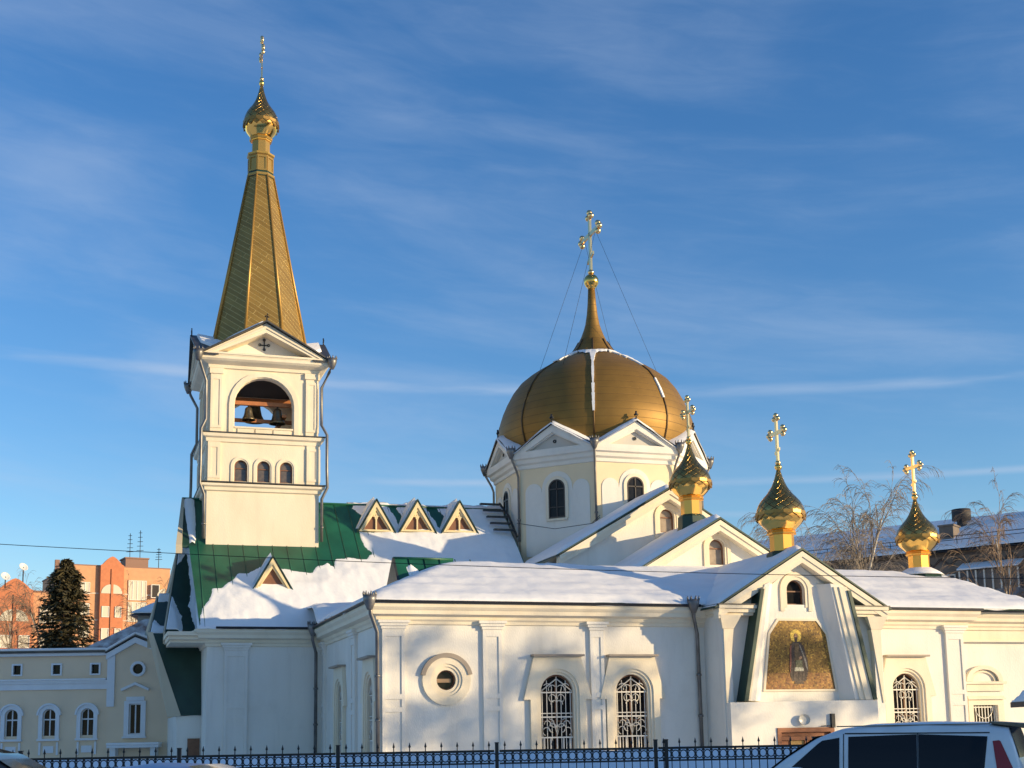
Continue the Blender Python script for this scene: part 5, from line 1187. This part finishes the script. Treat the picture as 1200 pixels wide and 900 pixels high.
# ================================================================== grey apartment block, right
def block():
    O=Vector((17.0,101,0)); d=Vector((.804,-.595,0)).normalized()
    t=thing('apartment_block','long grey brick apartment block with a snowy roof and chimneys, far right','apartment building',O,math.atan2(d.y,d.x))
    L_=40; H=13.75; D=12
    GB=mat('grey_brick',(.20,.16,.13),.9,var=.25,scale=1.2,bump=.2,bscale=8)
    mb=MB(); mb.box(0,L_,-D,0,0,H); finish('wall',mb,GB,t)
    mb=MB(); mb.prism([(-.5,.7,H+.0),(-.5,-D-.7,H),(-.5,-D/2,H+3.05)],[(L_+.5,.7,H),(L_+.5,-D-.7,H),(L_+.5,-D/2,H+3.05)]); r_=finish('roof',mb,GREYMETAL,t)
    mb=MB(); mb.prism([(-.4,.55,H+.16),(L_+.4,.55,H+.16),(L_+.4,-D/2+.1,H+3.07),(-.4,-D/2+.1,H+3.07)],[(-.4,.45,H+.36),(L_+.4,.45,H+.36),(L_+.4,-D/2+.1,H+3.25),(-.4,-D/2+.1,H+3.25)]); finish('roof_snow',mb,SNOW,r_)
    mb=MB(); 
    for k in range(26): x=k*1.6; mb.tube([(x,.0,H+.5),(x,.0,H+1.15)],.03,4)
    mb.tube([(0,0,H+1.12),(L_,0,H+1.12)],.03,4); mb.tube([(0,0,H+.85),(L_,0,H+.85)],.025,4); finish('roof_railing',mb,IRON,r_)
    def win(x,z,ww=1.5,hh=1.5,m_=GLASS):
        mb=MB(); mb.ring([(x-ww/2,z),(x+ww/2,z),(x+ww/2,z+hh),(x-ww/2,z+hh)],[(x-ww/2+.1,z+.1),(x+ww/2-.1,z+.1),(x+ww/2-.1,z+hh-.1),(x-ww/2+.1,z+hh-.1)],0,.06); mb.box(x-.05,x+.05,0,.055,z+.1,z+hh-.1)
        f=finish('window',mb,FR,t); g=MB(); g.quad((x-ww/2+.05,.02,z+.05),(x+ww/2-.05,.02,z+.05),(x+ww/2-.05,.02,z+hh-.05),(x-ww/2+.05,.02,z+hh-.05)); finish('pane',g,m_,f)
    BL=mat('blue_curtained_glass',(.09,.11,.14),.15,c2=(.04,.05,.06),scale=1.5)
    for z in (10.7,7.7,4.7):
        for k,x in enumerate((2,4.6,7.5,10.4,13.2,16.6,23.6,27.0,30,33,36.5)): win(x,z,m_=BL if k%2 else GLASS)
        # glazed balcony
        mb=MB(); mb.box(18.0,21.9,.0,1.3,z-1.0,z+.1); bb=finish('balcony',mb,mat('balcony_board',(.17,.18,.20),.8,var=.3,scale=2),t)
        mb=MB(); mb.box(18.05,21.85,.0,1.22,z+.101,z+1.5); finish('pane',mb,BL,bb)
        mb=MB()
        for k in range(8): x=18.0+3.9*k/7; mb.box(x-.05,x+.05,1.2,1.3,z+.1,z+1.5)
        finish('frame',mb,FR,bb)
        mb=MB(); mb.prism([(17.9,.0,z+2.1),(22.0,.0,z+2.1),(22,1.5,z+1.55),(17.9,1.5,z+1.55)],[(17.9,.0,z+2.2),(22.0,.0,z+2.2),(22,1.5,z+1.65),(17.9,1.5,z+1.65)]); finish('snowy_roof',mb,SNOW,bb)
    mb=MB()
    for k in range(9):
        x=14+k*1.2; mb.tube([(x,.05,13.3),(x+.6,.05,12.8),(x+1.2,.05,13.3)],.08,4)
    mb.box(0,L_,0,.1,13.5,13.62); finish('brick_frieze',mb,mat('dark_brick',(.12,.09,.075),.9),t)
    mb=MB(); mb.box(16.0,17.0,-2.6,-1.2,H,H+2.05); mb.box(15.92,17.08,-2.68,-1.12,H+2.05,H+2.17); finish('chimney',mb,GB,t)
    mb=MB(rawT); mb.lathe([(.50,14.0),(.50,15.9),(.34,16.0),(.34,16.5),(.68,16.55),(.68,17.35),(.2,17.4)],(16.75,4.1,0),14); finish('vent_pipe',mb,mat('dark_vent',(.035,.03,.03),.7),t)
    mb=MB(rawT); mb.box(21.0,23.0,5.2,6.6,16.4,16.98); finish('roof_hatch',mb,mat('dark_vent',(.035,.03,.03)),t)
block()
# ================================================================== trees
def bare_tree(seed,h,droop=.5,lev=4,spread=.45,r=.14,nb=9,twig=.012):
    rnd=random.Random(seed); tr=MB(rawT); cr=MB(rawT)
    def grow(p,d,L_,r_,lv):
        n=4 if lv<2 else 3; pts=[p]; q=p.copy(); dd=d.copy()
        for k in range(n):
            dd=(dd+Vector((rnd.gauss(0,.10),rnd.gauss(0,.10),rnd.gauss(0,.06)-(droop*.16*lv if lv>=2 else -.04)))).normalized(); q=q+dd*(L_/n); pts.append(q.copy())
        (tr if lv==0 else cr).tube(pts,max(r_,twig),6 if lv<1 else 3,max(r_*.35,twig*.6),cap=False)
        if lv>=lev: return
        m_=nb if lv==0 else (5 if lv==1 else 4)
        for k in range(m_):
            t=(.28+.70*(k+rnd.random())/m_) if lv==0 else (.2+.8*(k+rnd.random())/m_)
            i=min(n-1,int(t*n)); a=pts[i].lerp(pts[i+1],t*n-i)
            base=(pts[i+1]-pts[i]).normalized(); ang=rnd.random()*2*PI; s=spread*(1.25-.5*t) if lv==0 else spread*1.1
            side=Vector((cos(ang),sin(ang),rnd.uniform(-.1,.5))); nd_=(base*(1-s)+side*s).normalized()
            grow(a,nd_,L_*(.40-.20*t if lv==0 else .55)*rnd.uniform(.75,1.2),r_*(.42 if lv==0 else .5)*(1.15-.5*t),lv+1)
    grow(Vector((0,0,-.1)),Vector((0,0,1)),h,r,0)
    return tr,cr
FROST=mat('frosted_twigs',(.30,.25,.20),.8,var=.3,scale=3); BARK=mat('birch_bark',(.52,.48,.42),.8,var=.5,scale=4,stretch=(1,1,.3)); TWIG=mat('brown_twigs',(.26,.18,.12),.85,var=.2,scale=3)
def tree(src,name,label,loc,rz=0,s=1,group=None,crownm=FROST):
    t=thing(name,label,'tree',loc,rz,group)
    if isinstance(src,tuple):
        a=finish('trunk',src[0],BARK,t,recalc=False); b=finish('crown',src[1],crownm,t,recalc=False)
    else:
        for ch in src.children: c=ch.copy(); col.objects.link(c); c.parent=t; c.data=ch.data
        if crownm is not FROST:
            for ch in t.children:
                if ch.name.startswith('crown'): ch.data=ch.data.copy(); ch.data.materials[0]=crownm
    t.scale=(s,s,s); return t
G='bare birches behind the cathedral'
B1=tree(bare_tree(3,13.8,.8,4,.21,.14,16,.012),'birch_tree','tall frosty bare birch with drooping twigs, left of the right-hand onion dome',(18.2,70.2,0),0,1,G)
B2=tree(bare_tree(9,12.4,.7,4,.20,.13,14,.012),'birch_tree','thinner frosty bare birch standing right beside the right-hand onion dome',(19.9,71,0),1,1.0,G)
tree(B1,'birch_tree','low bare birch leaning among the frosty birches, its pale limbs crossing',(17.3,69,0),2.1,.86,G)
tree(B2,'birch_tree','bare brown birch in front of the grey block at the right edge',(31.6,82,0),.5,1.12,G,TWIG)
G2='bare trees below the brick apartment buildings'
tree(B2,'bare_tree','bare pale tree below the lower brick building at the left edge',(-34.5,90,0),.9,.82,G2,TWIG)
tree(B1,'bare_tree','bare tree with slanting pale trunk just left of the spruce',(-31.6,92,0),2.6,.82,G2,TWIG)
tree(B2,'bare_tree','bare tree with forked pale trunk just right of the spruce',(-24.6,84,0),3.9,.74,G2,TWIG)
tree(B1,'bare_tree','slim bare tree above the shed roof right of the spruce',(-25.6,90,0),5.2,.78,G2,TWIG)
def spruce():
    rnd=random.Random(4); t=thing('spruce_tree','tall dark green spruce behind the parish house roof','tree',(-29.3,85,0))
    mb=MB(rawT); mb.tube([(0,0,0),(0,0,13.3)],.28,8,.03); finish('trunk',mb,mat('spruce_bark',(.09,.06,.045),.9),t)
    cr=MB(rawT); H=13.6
    for k in range(1500):
        z=1.0+12.5*(1-(1-rnd.random())**1.25) ; f=(H-z)/H; Rm=(3.35*f**.52)*(.72+.42*rnd.random())*(1-sstep(.93,1.0,1-f)*.6); ang=rnd.random()*2*PI
        d=Vector((cos(ang),sin(ang),0)); n=6; 
        for j in range(7):
            u=.18+.82*(j+rnd.random())/7; c=d*Rm*u+Vector((0,0,z-.35*Rm*u*u*.6+.25*u**3*Rm*.5)); 
            for q in range(2):
                s=.13+.17*rnd.random(); a2=ang+rnd.gauss(0,.8); dd=Vector((cos(a2),sin(a2),rnd.gauss(-.25,.3)))*s*1.25; ss=Vector((-sin(a2),cos(a2),rnd.gauss(0,.4)))*s*.32
                cr.face([cr.raw(c-dd*.4),cr.raw(c+ss+dd*.3),cr.raw(c+dd),cr.raw(c-ss+dd*.3)])
    finish('crown',cr,mat('spruce_needles',(.15,.12,.055),.8,c2=(.05,.05,.026),scale=1.6),t,recalc=False)
spruce()
# ================================================================== things beyond the frame that throw the shade
def shade_block():
    t=thing('brick_apartment_house','five-storey brick apartment house standing off to the right of the street','apartment building',(62,-44,0),0)
    GB=mat('tan_brick',(.34,.25,.18),.9,var=.15,scale=1)
    mb=MB(rawT); mb.box(0,13,0,57.2,0,16); finish('wall',mb,GB,t)
    mb=MB(rawT); mb.prism([(-.5,-.5,16),(13.5,-.5,16),(6.5,-.5,18.6)],[(-.5,57.7,16),(13.5,57.7,16),(6.5,57.7,18.6)]); finish('roof',mb,GREYMETAL,t)
    w0=None
    for fl in range(5):
        for k in range(14):
            if w0 is None:
                mb=MB(rawT); mb.box(-.06,0,-.8,.8,0,1.5); w0=finish('window',mb,FR,t,(0,3+4*k,1.3+3*fl)); g=MB(rawT); g.box(-.08,-.061,-.7,.7,.1,1.4); finish('pane',g,GLASS,w0)
            else: copy_tree(w0,t,(0,3+4*k,1.3+3*fl))
shade_block()
G3='bare street trees along the yard, right of the view'
def dapple_tree(seed):
    # leaf clumps added to the unseen tree's crown to mottle the wall's shade
    rnd=random.Random(seed); tr,cr=bare_tree(seed,13,.4,3,.34,.2,8,.018)
    for k in range(34):
        a=rnd.random()*2*PI; q=math.sqrt(rnd.random()); c=Vector((4.6*q*cos(a),4.6*q*sin(a),11.2+rnd.uniform(-3.4,3.4)*math.sqrt(1-q*q*.8))); r_=rnd.uniform(.4,.8)
        for j in range(70):
            p=c+Vector((rnd.gauss(0,.5),rnd.gauss(0,.5),rnd.gauss(0,.45)))*r_; t=Vector((rnd.gauss(0,1),rnd.gauss(0,1),rnd.gauss(0,1))).normalized()*.11; u=t.cross(Vector((rnd.gauss(0,1),rnd.gauss(0,1),rnd.gauss(0,1)))).normalized()*.09
            cr.face([cr.raw(p-t),cr.raw(p+u),cr.raw(p+t),cr.raw(p-u)])
    return tr,cr
ST=dapple_tree(21)
for k,(x,y,s,r) in enumerate(((46,29.3,1.0,0),(53,30.3,1.05,1.9))):
    ST=tree(ST,'street_tree','unseen street tree off to the right, leaf clumps added to dapple the cathedral wall',(x,y,0),r,s,G3,TWIG)
